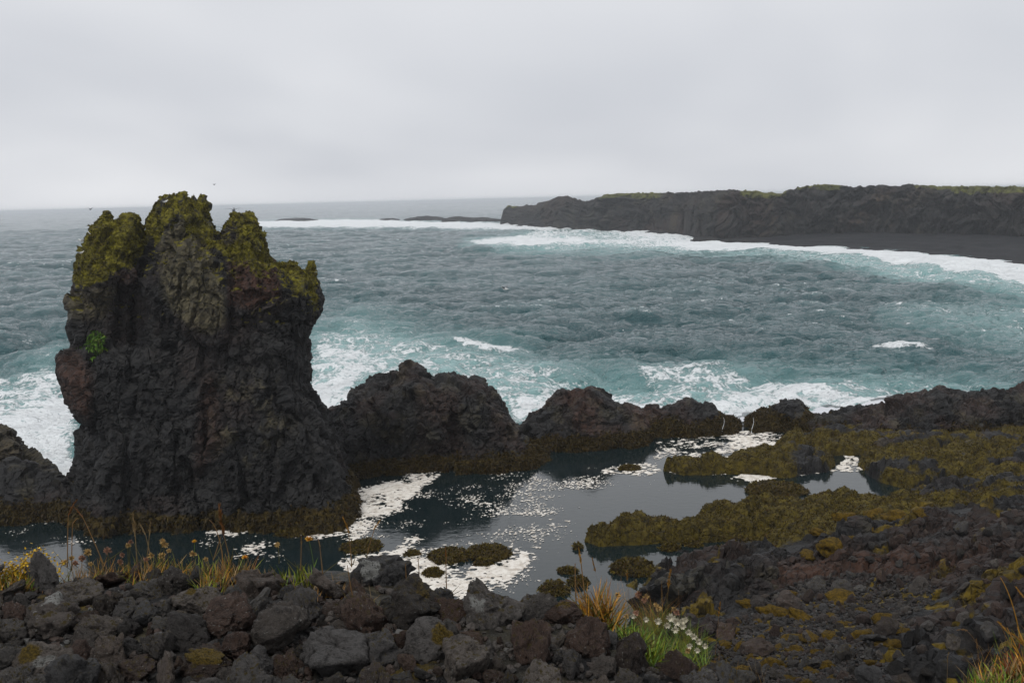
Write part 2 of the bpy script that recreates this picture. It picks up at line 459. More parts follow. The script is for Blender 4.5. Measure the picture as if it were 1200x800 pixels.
ux, uy = (RR * np.sin(TH)).ravel(), (RR * np.cos(TH)).ravel()
spx, spy = proj(np.stack([ux, uy, np.zeros_like(ux)], 1))
T1 = ocean_tile(256, 190.0, math.radians(-62), 6.3, 4, .42, .3, 1.35)
T2 = ocean_tile(256, 47.0, math.radians(-88), 3.4, 5, .17, .08, 1.3)
T3 = ocean_tile(256, 19.0, math.radians(-75), 2.1, 6, .075, .04, 1.2)
mxw, myw = ux * S, uy * S
a1 = tile_at(T1, mxw, myw); cs, sn = math.cos(.5), math.sin(.5)
a2 = tile_at(T2, mxw * cs - myw * sn, mxw * sn + myw * cs)
rm = RR.ravel() * S
a3 = tile_at(T3, mxw * cs + myw * sn, -mxw * sn + myw * cs)
f3 = 1 - sstep(110, 220, rm)
f2 = 1 - sstep(250, 900, rm); f1 = 1 - .6 * sstep(900, 4000, rm)
wavelet = vn(np.stack([mxw / 55, myw / 55, np.zeros_like(mxw)], 1))
ampl = 1 + .35 * wavelet
hz_ = (a1[0] * f1 + a2[0] * f2) * ampl + a3[0] * f3
phs = (mxw * .42 - myw * .91) * 2 * math.pi / 27 + 2.2 * vn(np.stack([mxw / 70, myw / 70, np.ones_like(mxw) * 5], 1))
hz_ = hz_ + .20 * (np.exp(np.sin(phs) - 1) * 2 - .9) * f1 * np.clip(.6 + wavelet, 0, 1.4)
dxx = (a1[1] * f1 + (a2[1] * cs + a2[2] * sn) * f2); dyy = (a1[2] * f1 + (-a2[1] * sn + a2[2] * cs) * f2)
fold = a1[3] * f1 + a2[3] * f2 * .7
foam = np.zeros_like(ux); teal = np.zeros_like(ux); lift = np.zeros_like(ux)
def add_foam(poly, feather, f, t, l=0.0, tf=None):
    global foam, teal, lift
    m = soft_poly(spx, spy, poly, feather); foam = np.maximum(foam, m * f); lift = np.maximum(lift, m * l)
    m = soft_poly(spx, spy, poly, tf or feather * 1.6); teal = np.maximum(teal, m * t)
add_foam([(-90, 425), (20, 445), (70, 418), (110, 560), (-90, 570)], 34, .64, .85, .1)
add_foam([(-60, 480), (30, 470), (80, 455), (110, 570), (-60, 570)], 22, .88, 1, .25)
add_foam([(340, 500), (365, 385), (420, 372), (520, 398), (600, 410), (655, 432), (760, 440), (850, 430), (960, 442), (1100, 440), (1190, 450), (1190, 500)], 24, .50, .85, 0, 40)
add_foam([(365, 480), (368, 400), (400, 385), (450, 405), (470, 430), (420, 470)], 16, .63, .9, .1)
add_foam([(580, 500), (600, 455), (640, 452), (700, 440), (760, 462), (820, 470), (850, 455), (900, 440), (950, 452), (1000, 458), (1080, 470), (1080, 500)], 15, .70, 1, .12)
add_foam([(520, 398), (590, 400), (620, 408), (560, 410)], 5, .85, .5, .1)
add_foam([(300, 440), (430, 440), (430, 500), (300, 500)], 20, .8, .9)
band = [(1260, 312), (1260, 338), (1200, 331), (1130, 321), (1060, 309), (1000, 300), (930, 295), (870, 293), (800, 293), (740, 290), (640, 289), (560, 287), (545, 282), (600, 276), (660, 270), (720, 266), (790, 270), (830, 280), (870, 283), (930, 286), (1000, 290), (1060, 293), (1120, 300)]
add_foam(band, 3.0, 1.0, 1, .35, 9)
streak = fbm(np.stack([mxw / 30, myw / 60, 0 * mxw], 1), 4)
foam = foam * np.where(soft_poly(spx, spy, band, 3) > .1, np.clip(.80 + .75 * streak + .25 * sstep(850, 1100, spx), .3, 1), 1)
add_foam([(1260, 322), (1260, 352), (1100, 335), (1000, 315), (900, 300), (760, 297), (600, 296), (540, 288), (620, 272), (800, 275), (1000, 295), (1120, 308)], 7, .45, .9, 0, 10)
add_foam([(300, 259.5), (360, 257.5), (420, 257.5), (480, 260), (600, 262), (660, 264), (720, 268), (640, 271), (560, 269), (480, 268), (400, 268), (300, 267)], 2.0, .95, .8, .8, 5)
add_foam([(1040, 372), (1100, 358), (1260, 340), (1260, 420), (1150, 395)], 16, .33, .5)
add_foam([(740, 428), (830, 428), (900, 440), (840, 452), (760, 445)], 10, .65, .6)
for cx, cy, wx, wy, f in [(785, 349, 20, 3, .8), (1050, 406, 44, 2.2, 1.1), (1085, 366, 55, 5, .6), (660, 352, 20, 2, .5), (440, 325, 24, 3, .35),
                          (905, 372, 22, 3, .5), (720, 380, 30, 4, .42), (470, 345, 16, 2.5, .4), (40, 340, 30, 4, .35), (30, 395, 40, 5, .45), (985, 338, 24, 3, .4),
                          (880, 399, 20, 3, .45), (620, 377, 18, 2.5, .4), (700, 331, 18, 2, .4), (830, 386, 25, 3, .35), (410, 362, 25, 4, .5), (1170, 383, 40, 5, .5)]:
    foam = np.maximum(foam, .72 * f * np.exp(-((spx - cx + (spy - cy) * 2) / wx) ** 2 - ((spy - cy) / wy) ** 2))
caps = sstep(.50, .85, fold) * sstep(.15, .7, vn(np.stack([mxw / 38, myw / 24, np.ones_like(mxw) * 3], 1)))
foam = np.maximum(foam, caps * .55 * (1 - sstep(320, 700, rm)))
teal = np.maximum(teal, .14 * sstep(.45, 1.0, fold) + .03 * sstep(.2, .9, hz_))
hz_ = hz_ * (1 - .35 * lift) + lift * (.5 + .6 * np.abs(fbm(np.stack([mxw / 3.2, myw / 3.2, np.zeros_like(mxw)], 1), 3, ridged=True)))
damp = sstep(0, 10, line_d(spx, spy, [(1300, 309), (1200, 309), (1120, 301), (1060, 294), (1000, 291), (930, 287), (870, 284), (800, 272)]))
hz_ = hz_ * (.25 + .75 * damp) - .12
landward = (spx > 800) & (spy < np.interp(spx, [800, 870, 930, 1000, 1060, 1120, 1200, 1300], [270, 281, 285, 289, 292, 298, 307, 315]))
hz_ = np.where(landward, -1.5, hz_)
sv = np.stack([mxw + dxx, myw + dyy, hz_], 1)
nr, nc = RR.shape
gi = np.arange(nr * nc).reshape(nr, nc)
sq = np.stack([gi[:-1, :-1], gi[:-1, 1:], gi[1:, 1:], gi[1:, :-1]], -1).reshape(-1, 4)
ridge_line = [(-40, 26.2), (-13, 26.2), (-8, 26.6), (-2, 28.5), (1, 31.0), (4, 32.2), (8, 32.6), (12, 33.2), (20, 33.2), (60, 33)]
yline = np.interp(ux, [p[0] for p in ridge_line], [p[1] for p in ridge_line])
sq = sq[(uy > yline)[sq].all(1)]
at = np.zeros((len(ux), 4), np.float32); at[:, 0] = foam; at[:, 1] = teal; at[:, 3] = 1
s = NT('sea_water'); geo = s.t.nodes.new('ShaderNodeNewGeometry').outputs['Position']
fo, te, _, _ = s.mask()
flat = s.scale(geo, (1, 1, 0))
warp = s.n('VectorMath', {0: flat, 1: s.scale(s.noise(flat, .35, 3, .6, out=1), (3.5, 3.5, 0))}, operation='ADD')
vo = s.n('TexVoronoi', {'Vector': warp, 'Scale': .55}, feature='DISTANCE_TO_EDGE')
vo2 = s.n('TexVoronoi', {'Vector': warp, 'Scale': 1.7}, feature='DISTANCE_TO_EDGE')
nb = s.noise(flat, .5, 5, .65); nf = s.noise(flat, 3.0, 4, .7)
lace = s.math('ADD', s.math('MULTIPLY', vo, .62), s.math('MULTIPLY', vo2, .55))
lace = s.math('ADD', lace, s.math('MULTIPLY', s.math('SUBTRACT', nb, .5), 1.0))
lace = s.math('ADD', lace, s.math('MULTIPLY', s.math('SUBTRACT', nf, .5), .8))
th_ = s.math('SUBTRACT', s.math('MULTIPLY', fo, .92), .36)
ff = s.sm(s.math('SUBTRACT', th_, lace), -.10, .16)
ff = s.math('MULTIPLY', ff, s.sm(fo, .02, .2))
deep = s.mix(s.sm(s.noise(flat, .04, 4, .6), .35, .65), C(.013, .054, .063), C(.020, .073, .081))
body = s.mix(te, deep, C(.13, .30, .295))
hazyfoam = s.mix(s.math('MULTIPLY', s.math('MULTIPLY', te, fo), s.sm(nb, .3, .65)), body, C(.42, .58, .58))
rp0 = s.noise(s.scale(geo, (.34, 1.0, 1)), .55, 5, .62, .5)
rcrest = s.math('SUBTRACT', 1.0, s.math('ABSOLUTE', s.math('SUBTRACT', s.math('MULTIPLY', rp0, 2.0), 1.0)))
rip = s.math('ADD', s.math('MULTIPLY', rcrest, 1.5), s.math('MULTIPLY', s.noise(s.scale(geo, (.6, 1, 1)), 4.0, 3, .6), .3))
bn = s.bump(rip, .50, 1.0)
bn2 = s.bump(s.math('MULTIPLY', ff, nf), .25, .8, bn)
wat = s.n('BsdfPrincipled', {'Base Color': hazyfoam, 'Roughness': .07, 'IOR': 1.333, 'Normal': bn2})
foa = s.n('BsdfPrincipled', {'Base Color': C(.80, .83, .84), 'Roughness': .9, 'Normal': bn2})
mxs = s.n('MixShader', {0: ff, 1: wat, 2: foa})
s.t.links.new(mxs, s.out.inputs[0])
M_SEA = s.m
link('sea', mesh_np('sea', sv, sq, True, at), M_SEA, kind='structure')

# ------------------------------------------------------------------ the sea stack
ST_Y = 25.5
stack_poly = [(64, 660), (70, 605), (76, 570), (86, 548), (90, 522), (88, 505), (100, 496), (102, 491), (88, 487), (80, 470), (72, 450), (64, 431), (68, 416), (82, 411), (84, 402), (76, 390), (73, 366), (71, 346),
              (76, 330), (75, 300), (81, 285), (88, 272), (95, 262), (100, 258), (104, 249), (112, 243), (121, 246), (127, 257), (140, 256), (150, 252), (160, 253), (167, 264), (170, 286), (173, 284), (177, 262), (182, 249),
              (185, 238), (194, 229), (206, 231), (225, 232), (240, 233), (246, 240), (245, 249), (251, 266), (256, 272), (262, 258), (276, 248), (285, 244), (296, 242), (301, 249), (304, 262), (312, 276), (320, 298), (326, 303),
              (345, 302), (364, 310), (369, 328), (374, 340), (377, 362), (370, 378), (364, 395), (366, 420), (362, 445), (372, 462), (378, 476), (386, 500), (396, 530), (410, 560), (424, 585), (432, 660)]
stack_poly = [(x + 13 * float(sstep(420, 340, y) * sstep(150, 100, x)) + 7 * float(sstep(520, 480, y) * sstep(400, 440, y) * sstep(110, 90, x)), y) for x, y in stack_poly]
feats = [('poly', [(186, 262), (205, 212), (248, 225), (258, 290), (266, 345), (264, 378), (250, 392), (228, 386), (204, 364), (191, 335), (186, 300)], .42, 3.5),
         ('poly', [(70, 330), (78, 270), (110, 236), (165, 244), (170, 300), (160, 326), (134, 322), (118, 334), (80, 346)], .36, 5),
         ('poly', [(185, 262), (190, 220), (250, 220), (256, 262), (225, 262), (205, 268)], .25, 4),
         ('poly', [(268, 300), (326, 296), (330, 348), (312, 352), (296, 362), (270, 358)], .32, 4),
         ('poly', [(328, 360), (330, 296), (380, 300), (384, 380), (350, 372)], .15, 5),
         ('poly', [(66, 480), (60, 425), (84, 408), (112, 430), (118, 480), (110, 540), (80, 520)], .30, 7),
         ('poly', [(112, 345), (160, 330), (178, 350), (180, 395), (110, 400)], -.50, 10),
         ('line', [(162, 322), (160, 380), (161, 470), (158, 540)], -.34, 4.0),
         ('line', [(170, 262), (171, 300), (166, 330)], -.55, 4.5),
         ('line', [(256, 262), (262, 300), (268, 345), (265, 390)], -.45, 4.0),
         ('line', [(250, 430), (240, 480), (236, 540), (232, 600)], -.34, 5.0),
         ('line', [(185, 300), (205, 284), (225, 262)], -.30, 4),
         ('line', [(268, 362), (300, 366), (330, 350)], -.28, 3),
         ('line', [(200, 395), (215, 440), (205, 500)], -.20, 4),
         ('line', [(300, 380), (310, 430), (330, 480)], -.16, 5),
         ('poly', [(250, 440), (300, 420), (365, 460), (420, 560), (430, 620), (250, 620)], .28, 14),
         ('poly', [(120, 480), (225, 470), (232, 600), (110, 600)], .22, 12),
         ('line', [(130, 400), (120, 470), (112, 560)], -.14, 5)]
tf = lambda X, Z, px, py: .74 + .26 * sstep(330, 520, py) + .10 * sstep(250, 420, px) * sstep(400, 520, py)
sk = lambda X, Z, px, py: .55 * sstep(1.3, -.4, Z)
v, q, n = silhouette_rock(stack_poly, ST_Y, 2.45, D=1.15, h=.045, feats=feats, low=.15, skirt=sk, tfun=tf, seed=1, aniso=(1.2, 1.2, .75), crack=1.2)
px, py = proj(v)
edge_y = np.interp(px, [60, 75, 110, 130, 150, 160, 170, 185, 200, 225, 250, 258, 266, 300, 326, 340, 360, 385], [338, 340, 330, 314, 318, 312, 285, 280, 268, 262, 268, 300, 318, 312, 318, 330, 338, 345])
brk = 24 * fbm(v * 1.3, 4)
moss = sstep(12, -12, py - edge_y + brk)
moss = np.maximum(moss, .62 * soft_poly(px, py, [(226, 260), (256, 262), (268, 330), (262, 362), (240, 380), (222, 352)], 10) * (fbm(v * 2.5, 3) > -.15))
moss = np.maximum(moss, .75 * soft_poly(px, py, [(360, 330), (378, 345), (372, 376), (358, 366)], 5))
moss = moss * (.42 + .7 * sstep(-.25, .3, fbm(v * 1.1 + 30, 4)))
moss = np.maximum(moss, .62 * sstep(46, 0, py - edge_y) * sstep(.05, .3, fbm(v * np.array([2.2, 2.2, .8]) + 44, 4)) * (px > 175))
moss = np.maximum(moss, .8 * sstep(.55, .85, n[:, 2]) * (v[:, 2] > 5))
olive = .95 * soft_poly(px, py, [(186, 275), (215, 258), (240, 268), (262, 345), (264, 378), (248, 392), (224, 384), (200, 362), (188, 330)], 5)
olive = np.maximum(olive, .75 * soft_poly(px, py, [(72, 345), (110, 340), (140, 338), (120, 372), (80, 372)], 8))
olive = np.maximum(olive, .55 * soft_poly(px, py, [(258, 450), (320, 440), (340, 500), (280, 560), (250, 520)], 20) * sstep(0, .3, fbm(v * 3, 3)))
rust = .9 * soft_poly(px, py, [(268, 305), (326, 300), (328, 348), (310, 354), (296, 362), (268, 358)], 5)
rust = np.maximum(rust, .8 * soft_poly(px, py, [(64, 420), (88, 408), (108, 440), (104, 490), (76, 475)], 8))
rust = np.maximum(rust, .55 * soft_poly(px, py, [(238, 440), (252, 440), (262, 520), (228, 560)], 10))
rust = np.maximum(rust, .5 * soft_poly(px, py, [(135, 318), (165, 312), (160, 334), (140, 334)], 5))
rust = np.maximum(rust, .18 * sstep(.1, .45, fbm(v * .7 + 3, 3)))
weed = sstep(.62, .30, v[:, 2] + .22 * fbm(v * 1.6, 3) - .10 * sstep(250, 400, px))
shrub = soft_poly(px, py, [(102, 402), (108, 389), (118, 392), (121, 406), (112, 418)], 4)
mask = np.stack([moss, weed, rust, olive], 1)
mw, _, mr_ = worley((v * 2.6).astype(np.float32))
v = v + n * (moss * (.10 * np.sqrt(np.clip(1 - mw, 0, 1)) * (.3 + mr_) - .085 + .05 * fbm(v * 5, 2)))[:, None]
n = vnormals(v, q)
stack_v, stack_q, stack_n = v * S, q, n
stack = empty('sea_stack', P8(230, 600, 0) * S + np.array([0, 3.5, 0]), 'tall dark basalt sea stack with mossy three-peaked top at the left', 'sea stack')
off = np.array(stack.location)
link('rock_body', mesh_np('rock_body', v * S - off, q, False, mask), M_ROCK, stack)
tsel = np.clip(moss - .45, 0, 1) * 1.6
pt, f = sample_surface(stack_v, q, tsel, 10000)
nn = n[q[f, 0]]
tufts('moss_clump', pt - off, nn, M_MOSS, .075, .04, 3, .8, .2, stack, .1, 11)
pt, f = sample_surface(stack_v, q, weed * (v[:, 2] < .7) * (v[:, 1] < ST_Y), 6500)
tufts('seaweed_fringe', pt - off, n[q[f, 0]], M_FRINGE, .26, .06, 3, .5, -.2, stack, .5, 12)
pt, f = sample_surface(stack_v, q, shrub * (v[:, 1] < ST_Y) + 1e-9, 220)
M_GREEN = leafy('fresh_leaf', C(.03, .075, .008), C(.10, .20, .015), C(.16, .20, .02))
tufts('green_fern', pt - off, n[q[f, 0]], M_GREEN, .22, .06, 4, .6, .1, stack, .4, 13)
stack_bvh = BVHTree.FromPolygons([tuple(p) for p in stack_v], [tuple(int(i) for i in f_) for f_ in q])

# ------------------------------------------------------------------ rock outcrops round the pool
def outcrop(name, label, cat, poly, yc, tmax, D=.8, h=.055, feats=(), seed=2, skirt_amp=.35, weed_top=.38, rust_amt=.35, weed_n=2500, low=.15, crack=1.0, aniso=(1, 1, 1), weedpoly=None, group=None, extra=None, tfun=None, frond=.22):
    sk = lambda X, Z, px, py: skirt_amp * sstep(1.0, -.3, Z)
    v, q, n = silhouette_rock(poly, yc, tmax, D=D, h=h, feats=feats, low=low, skirt=sk, seed=seed, crack=crack, aniso=aniso, tfun=tfun)
    px, py = proj(v)
    weed = sstep(weed_top + .18, weed_top - .14, v[:, 2] + .2 * fbm(v * 1.7, 3))
    if weedpoly is not None: weed = np.maximum(weed, soft_poly(px, py, weedpoly, 8))
    rust = rust_amt * sstep(-.15, .4, fbm(v * .9 + seed, 3)); moss = np.zeros(len(v)); ol = np.zeros(len(v)) + .3 * sstep(.1, .4, fbm(v * 2 + 4, 3))
    if extra: moss, rust, ol = extra(v, n, px, py, moss, rust, ol)
    o = empty(name, P8(float(np.mean([p[0] for p in poly])), 560, 0) * S, label, cat, group)
    o.location = (float(v[:, 0].mean()) * S, yc * S, 0.0); off = np.array(o.location)
    link('rock_body', mesh_np('rock_body', v * S - off, q, False, np.stack([moss, weed, rust, ol], 1)), M_ROCK, o)
    if weed_n:
        wv = weed * (v[:, 1] < yc + .3) * (v[:, 2] > -.1)
        if wv.sum() > 5:
            pt, f = sample_surface(v * S, q, wv, weed_n, seed)
            tufts('seaweed_fringe', pt - off, n[q[f, 0]], M_FRINGE, frond, .055, 3, .55, -.1, o, .45, seed)
    return v, q, n, o
outcrop('rock_outcrop', 'broad jagged dark rock ridge with a pointed peak between the stack and the open sea', 'rock outcrop',
        [(330, 640), (340, 520), (372, 482), (392, 478), (404, 474), (410, 462), (425, 452), (440, 440), (455, 441), (464, 440), (472, 432), (489, 424), (503, 433), (510, 438), (530, 440), (548, 446), (562, 446), (575, 456), (590, 468), (600, 482), (608, 492), (625, 510), (640, 525), (660, 570), (660, 640)],
        29.4, 1.95, D=1.1, seed=2, skirt_amp=.55, weed_n=4200, crack=1.25, low=.2,
        feats=[('line', [(470, 440), (455, 480), (450, 530)], -.25, 5), ('line', [(520, 445), (530, 490), (525, 530)], -.2, 5), ('poly', [(470, 440), (505, 440), (520, 500), (470, 510)], .2, 6), ('poly', [(380, 490), (430, 470), (440, 540), (380, 560)], .25, 10)])
outcrop('rock_outcrop', 'rounded two-humped brown rock beside the gap in the sea ridge', 'rock outcrop',
        [(588, 580), (598, 520), (612, 492), (620, 482), (634, 474), (645, 463), (653, 456), (662, 456), (668, 463), (678, 455), (690, 452), (704, 455), (715, 464), (728, 472), (738, 476), (750, 478), (762, 492), (772, 520), (780, 580)],
        31.0, 1.25, D=.85, seed=3, weed_n=2600, rust_amt=.75, skirt_amp=.5, feats=[('line', [(668, 462), (655, 490), (640, 500)], -.2, 4), ('poly', [(620, 495), (680, 480), (720, 500), (700, 515), (630, 510)], .2, 6)])
outcrop('rock_outcrop', 'low brown weed-edged rock with a knobbly top behind the pool', 'rock outcrop',
        [(738, 560), (744, 515), (752, 482), (762, 474), (768, 471), (774, 477), (790, 474), (800, 466), (810, 464), (820, 470), (836, 472), (846, 482), (862, 486), (870, 500), (874, 520), (878, 560)],
        31.8, .95, D=.7, seed=4, weed_n=1800, rust_amt=.6, weed_top=.45)
r4 = outcrop('rock_outcrop', 'pyramid-shaped dark rock with seawater trickling down at the pool end', 'rock outcrop',
        [(862, 560), (868, 512), (872, 490), (884, 480), (900, 474), (912, 465), (920, 462), (932, 464), (944, 472), (948, 482), (962, 488), (985, 500), (1000, 560)],
        32.0, 1.0, D=.8, seed=5, weed_n=1600, rust_amt=.55, weed_top=.5)
outcrop('rock_outcrop', 'long dark rock shelf rising to the right edge along the sea', 'rock outcrop',
        [(925, 570), (930, 505), (946, 489), (960, 484), (985, 480), (1010, 476), (1040, 474), (1052, 467), (1068, 466), (1082, 460), (1094, 455), (1104, 454), (1116, 460), (1130, 464), (1150, 459), (1180, 453), (1215, 444), (1260, 440), (1330, 436), (1400, 440), (1410, 560)],
        31.8, 1.75, D=1.3, seed=6, weed_n=2600, rust_amt=.4, weed_top=.18, low=.22, crack=1.3, skirt_amp=.5,
        feats=[('poly', [(1040, 470), (1110, 458), (1130, 485), (1050, 490)], .25, 8), ('line', [(960, 492), (1080, 500), (1200, 480)], -.2, 5)])
outcrop('rock_outcrop', 'brown rounded rock with white surf running off its crest at the left edge', 'rock outcrop',
        [(-150, 640), (-150, 515), (-110, 503), (-60, 500), (-20, 500), (4, 500), (20, 503), (31, 513), (40, 530), (50, 541), (64, 550), (84, 580), (88, 640)],
        26.6, .8, D=.8, seed=7, weed_n=500, rust_amt=.3, weed_top=.1,
        extra=lambda v, n, px, py, m, r, o: (m, r, np.maximum(o, .55)))
outcrop('rock_outcrop', 'low blue-grey rock shelf at the foot of the stack on the left', 'rock outcrop',
        [(-170, 660), (-170, 575), (-120, 560), (-60, 556), (0, 548), (14, 541), (40, 546), (66, 548), (84, 556), (110, 580), (130, 660)],
        24.9, .95, D=.8, seed=8, weed_n=2600, rust_amt=.2, weed_top=.42, skirt_amp=.5)

# ------------------------------------------------------------------ far headland and black beach
def loft(name, cols, rows, fn):
    u = np.linspace(0, 1, cols); t = np.linspace(0, 1, rows)
    U, T_ = np.meshgrid(u, t, indexing='ij'); v = fn(U.ravel(), T_.ravel())
    g = np.arange(cols * rows).reshape(cols, rows)
    return v, np.stack([g[:-1, :-1], g[1:, :-1], g[1:, 1:], g[:-1, 1:]], -1).reshape(-1, 4)
foot_px = [(586, 263, .2), (600, 263.5, .3), (640, 266, .4), (680, 268, .4), (720, 269, .4), (760, 270, .4), (800, 273, .4), (835, 278, .35), (860, 279, .4), (900, 277, .5), (930, 274.5, .6), (1000, 273, .8), (1060, 273, .9), (1100, 274, .9), (1150, 275, .95), (1200, 277, 1.0), (1300, 280, 1.1), (1400, 283, 1.2)]
fx = np.array([p[0] for p in foot_px]); fz = np.array([p[2] for p in foot_px])
FW = np.array([P8(*p) for p in foot_px])
# one smooth line for the foot of the cliff
top_x = [586, 590, 596, 606, 614, 620, 628, 634, 640, 648, 655, 664, 672, 678, 685, 692, 700, 708, 716, 724, 760, 800, 840, 850, 862, 884, 900, 916, 922, 935, 948, 965, 980, 995, 1010, 1040, 1060, 1090, 1110, 1130, 1160, 1200, 1300, 1400]
top_y = [262, 247, 241.5, 242, 242.5, 241, 240.5, 238.5, 237.5, 234, 231, 230, 232, 234.5, 237, 236, 232.5, 229.5, 227.5, 226.5, 227, 226, 224.5, 224, 223.5, 225.5, 227, 226.5, 224, 220.5, 218.5, 216.5, 217, 219.5, 219, 218, 217.5, 219, 218.5, 220, 219, 220, 219, 217]
def headland_fn(u, t):
    pxs = 586 + u * (1400 - 586)
    foot = np.stack([np.interp(pxs, fx, FW[:, k]) for k in range(3)], 1)
    rad = foot[:, :2] / np.linalg.norm(foot[:, :2], axis=1, keepdims=True)
    ty = np.interp(pxs, top_x, top_y)
    setb = np.interp(pxs, [586, 600, 660, 760, 860, 940, 1100, 1400], [1.5, 4, 6, 8, 9, 7, 9, 10])
    topd = np.linalg.norm(foot[:, :2], axis=1) + setb
    hor = 233 - .025 * (pxs - 600)
    rr_ = np.array([ray(a, b) for a, b in zip(pxs[::1], ty)])
    ztop = H8 + topd * rr_[:, 2] / np.hypot(rr_[:, 0], rr_[:, 1])
    tc_ = np.clip((t - .12) / .60, 0, 1)                          # skirt below the sand, cliff, then plateau
    prof = np.where(t < .12, 0, tc_ ** .8)
    dep = np.where(t > .72, setb + (t - .72) / .28 * 60, setb * tc_ ** 1.25)
    z = np.where(t < .12, foot[:, 2] - (1 - t / .12) * 3.0, foot[:, 2] + (ztop - foot[:, 2]) * prof)
    z = np.where(t > .72, ztop - ((t - .72) / .28) ** 2 * 4, z)
    xy = foot[:, :2] + rad * dep[:, None]
    p = np.stack([xy[:, 0], xy[:, 1], z], 1)
    env = np.sin(np.pi * np.clip((t - .02) / .74, 0, 1)) ** .6
    pn = np.stack([pxs * .05, dep * .15, p[:, 2] * .34], 1)
    pn = pn + .8 * np.stack([vn(pn * .7), vn(pn * .7 + 7), vn(pn * .7 + 19)], 1)
    g = fbm(pn * np.array([.5, 1, .5]), 3, ridged=True) - .15
    w1, w2, wr = worley((pn * np.array([.9, 1, 1.3])).astype(np.float32))
    g2 = fbm(pn * 2.2, 4, ridged=True) - .1
    out = env * (3.4 * g + 1.6 * g2 + 1.6 * facets(pn * 1.3) + .8 * facets(pn * 3.2 + 4))
    p[:, :2] -= rad * out[:, None]
    p[:, 2] += (.32 * g2 + .25 * facets(pn * 2.0 + 8)) * (t > .3) * (t < .74) + .10 * fbm(p * 1.2, 3) * (t > .6)
    return p
hv_, hq_ = loft('headland', 760, 84, headland_fn)
hn = vnormals(hv_, hq_)
if hn[:, 2].mean() < 0: hq_ = hq_[:, ::-1]; hn = -hn
U_ = np.repeat(np.linspace(0, 1, 760), 84); T2_ = np.tile(np.linspace(0, 1, 84), 760); hpx = 586 + U_ * 814
gr = sstep(.610, .640, T2_ + .012 * vn(hv_ * .4)) * np.maximum.reduce([sstep(690, 720, hpx) * sstep(790, 760, hpx), sstep(862, 872, hpx) * sstep(925, 915, hpx), .8 * sstep(950, 962, hpx) * sstep(992, 980, hpx), .8 * sstep(1105, 1120, hpx)])
gr = np.maximum(gr, .9 * sstep(.62, .74, T2_) * sstep(592, 596, hpx) * sstep(612, 604, hpx))
gr = np.maximum(gr, .85 * sstep(.675, .70, T2_) * sstep(.0, .3, vn(hv_ * .13)) * sstep(900, 950, hpx))
gr = np.maximum(gr, 1.0 * sstep(.735, .78, T2_))
hr = .9 * soft_poly(hpx, T2_ * 100, [(985, 15), (1005, 15), (1045, 62), (1030, 62)], 12) + .45 * sstep(.05, .4, fbm(hv_ * .12, 3))
ha = .25 * sstep(.1, .4, fbm(hv_ * .3 + 9, 3))
link('headland', mesh_np('headland', hv_ * S, hq_, True, np.stack([gr, 0 * gr, hr, ha], 1)), M_HEAD, label='long dark lava headland with grassy top curving round the bay', cat='headland', kind='structure')
water_px = [(560, 266), (600, 266), (640, 268), (700, 271), (760, 273.5), (800, 276.5), (835, 281.5), (870, 284.5), (930, 288), (1000, 291.5), (1060, 294.5), (1096, 297.5), (1122, 300), (1132, 304), (1160, 307), (1200, 310), (1300, 318), (1420, 330)]
WW = np.array([P8(x, y, -.05) for x, y in water_px]); wx_ = np.array([p[0] for p in water_px])
def beach_fn(u, t):
    pxs = 586 + u * (1400 - 586)
    a = np.stack([np.interp(pxs, wx_, WW[:, k]) for k in range(3)], 1); b = np.stack([np.interp(pxs, fx, FW[:, k]) for k in range(3)], 1)
    rad = a[:, :2] / np.linalg.norm(a[:, :2], axis=1, keepdims=True)
    p = a + (b - a) * np.clip((t * 1.25 - .25), 0, 2)[:, None]
    p[:, :2] -= rad * (np.clip(.2 - t, 0, 1) * 30)[:, None]; p[:, 2] -= np.clip(.2 - t, 0, 1) * 6
    inl = np.clip((t - .8) / .2, 0, 1)
    p[:, :2] += rad * (inl * 8)[:, None]; p[:, 2] += inl * .3
    p[:, 2] += .10 * vn(np.stack([p[:, 0] * .25, p[:, 1] * .6, 0 * t], 1)) * (t > .3) + .05 * vn(p * np.array([1, 1, 0]) * 1.3)
    p[:, 2] += .12 * np.sin(np.clip(t, .3, .8) * 40) * (t > .3) * (t < .8)
    return p
bv, bq = loft('beach', 420, 40, beach_fn)
if vnormals(bv, bq)[:, 2].mean() < 0: bq = bq[:, ::-1]
s = NT('black_sand'); co = s.coord()
c = s.mix(s.sm(s.noise(s.scale(co, (.25, 1, 1)), .10, 5, .65), .35, .65), C(.008, .008, .010), C(.017, .0165, .0185))
c = s.mix(s.math('MULTIPLY', s.sm(s.noise(co, 1.2, 5, .8), .62, .7), .6), c, C(.05, .048, .046))
s.bsdf(Base_Color=c, Roughness=.85, Specular_IOR_Level=.12, Normal=s.bump(s.noise(co, .8, 5, .7), .25, .6)); M_SAND = s.m
link('beach', mesh_np('beach', bv * S, bq, True), M_SAND, kind='structure')

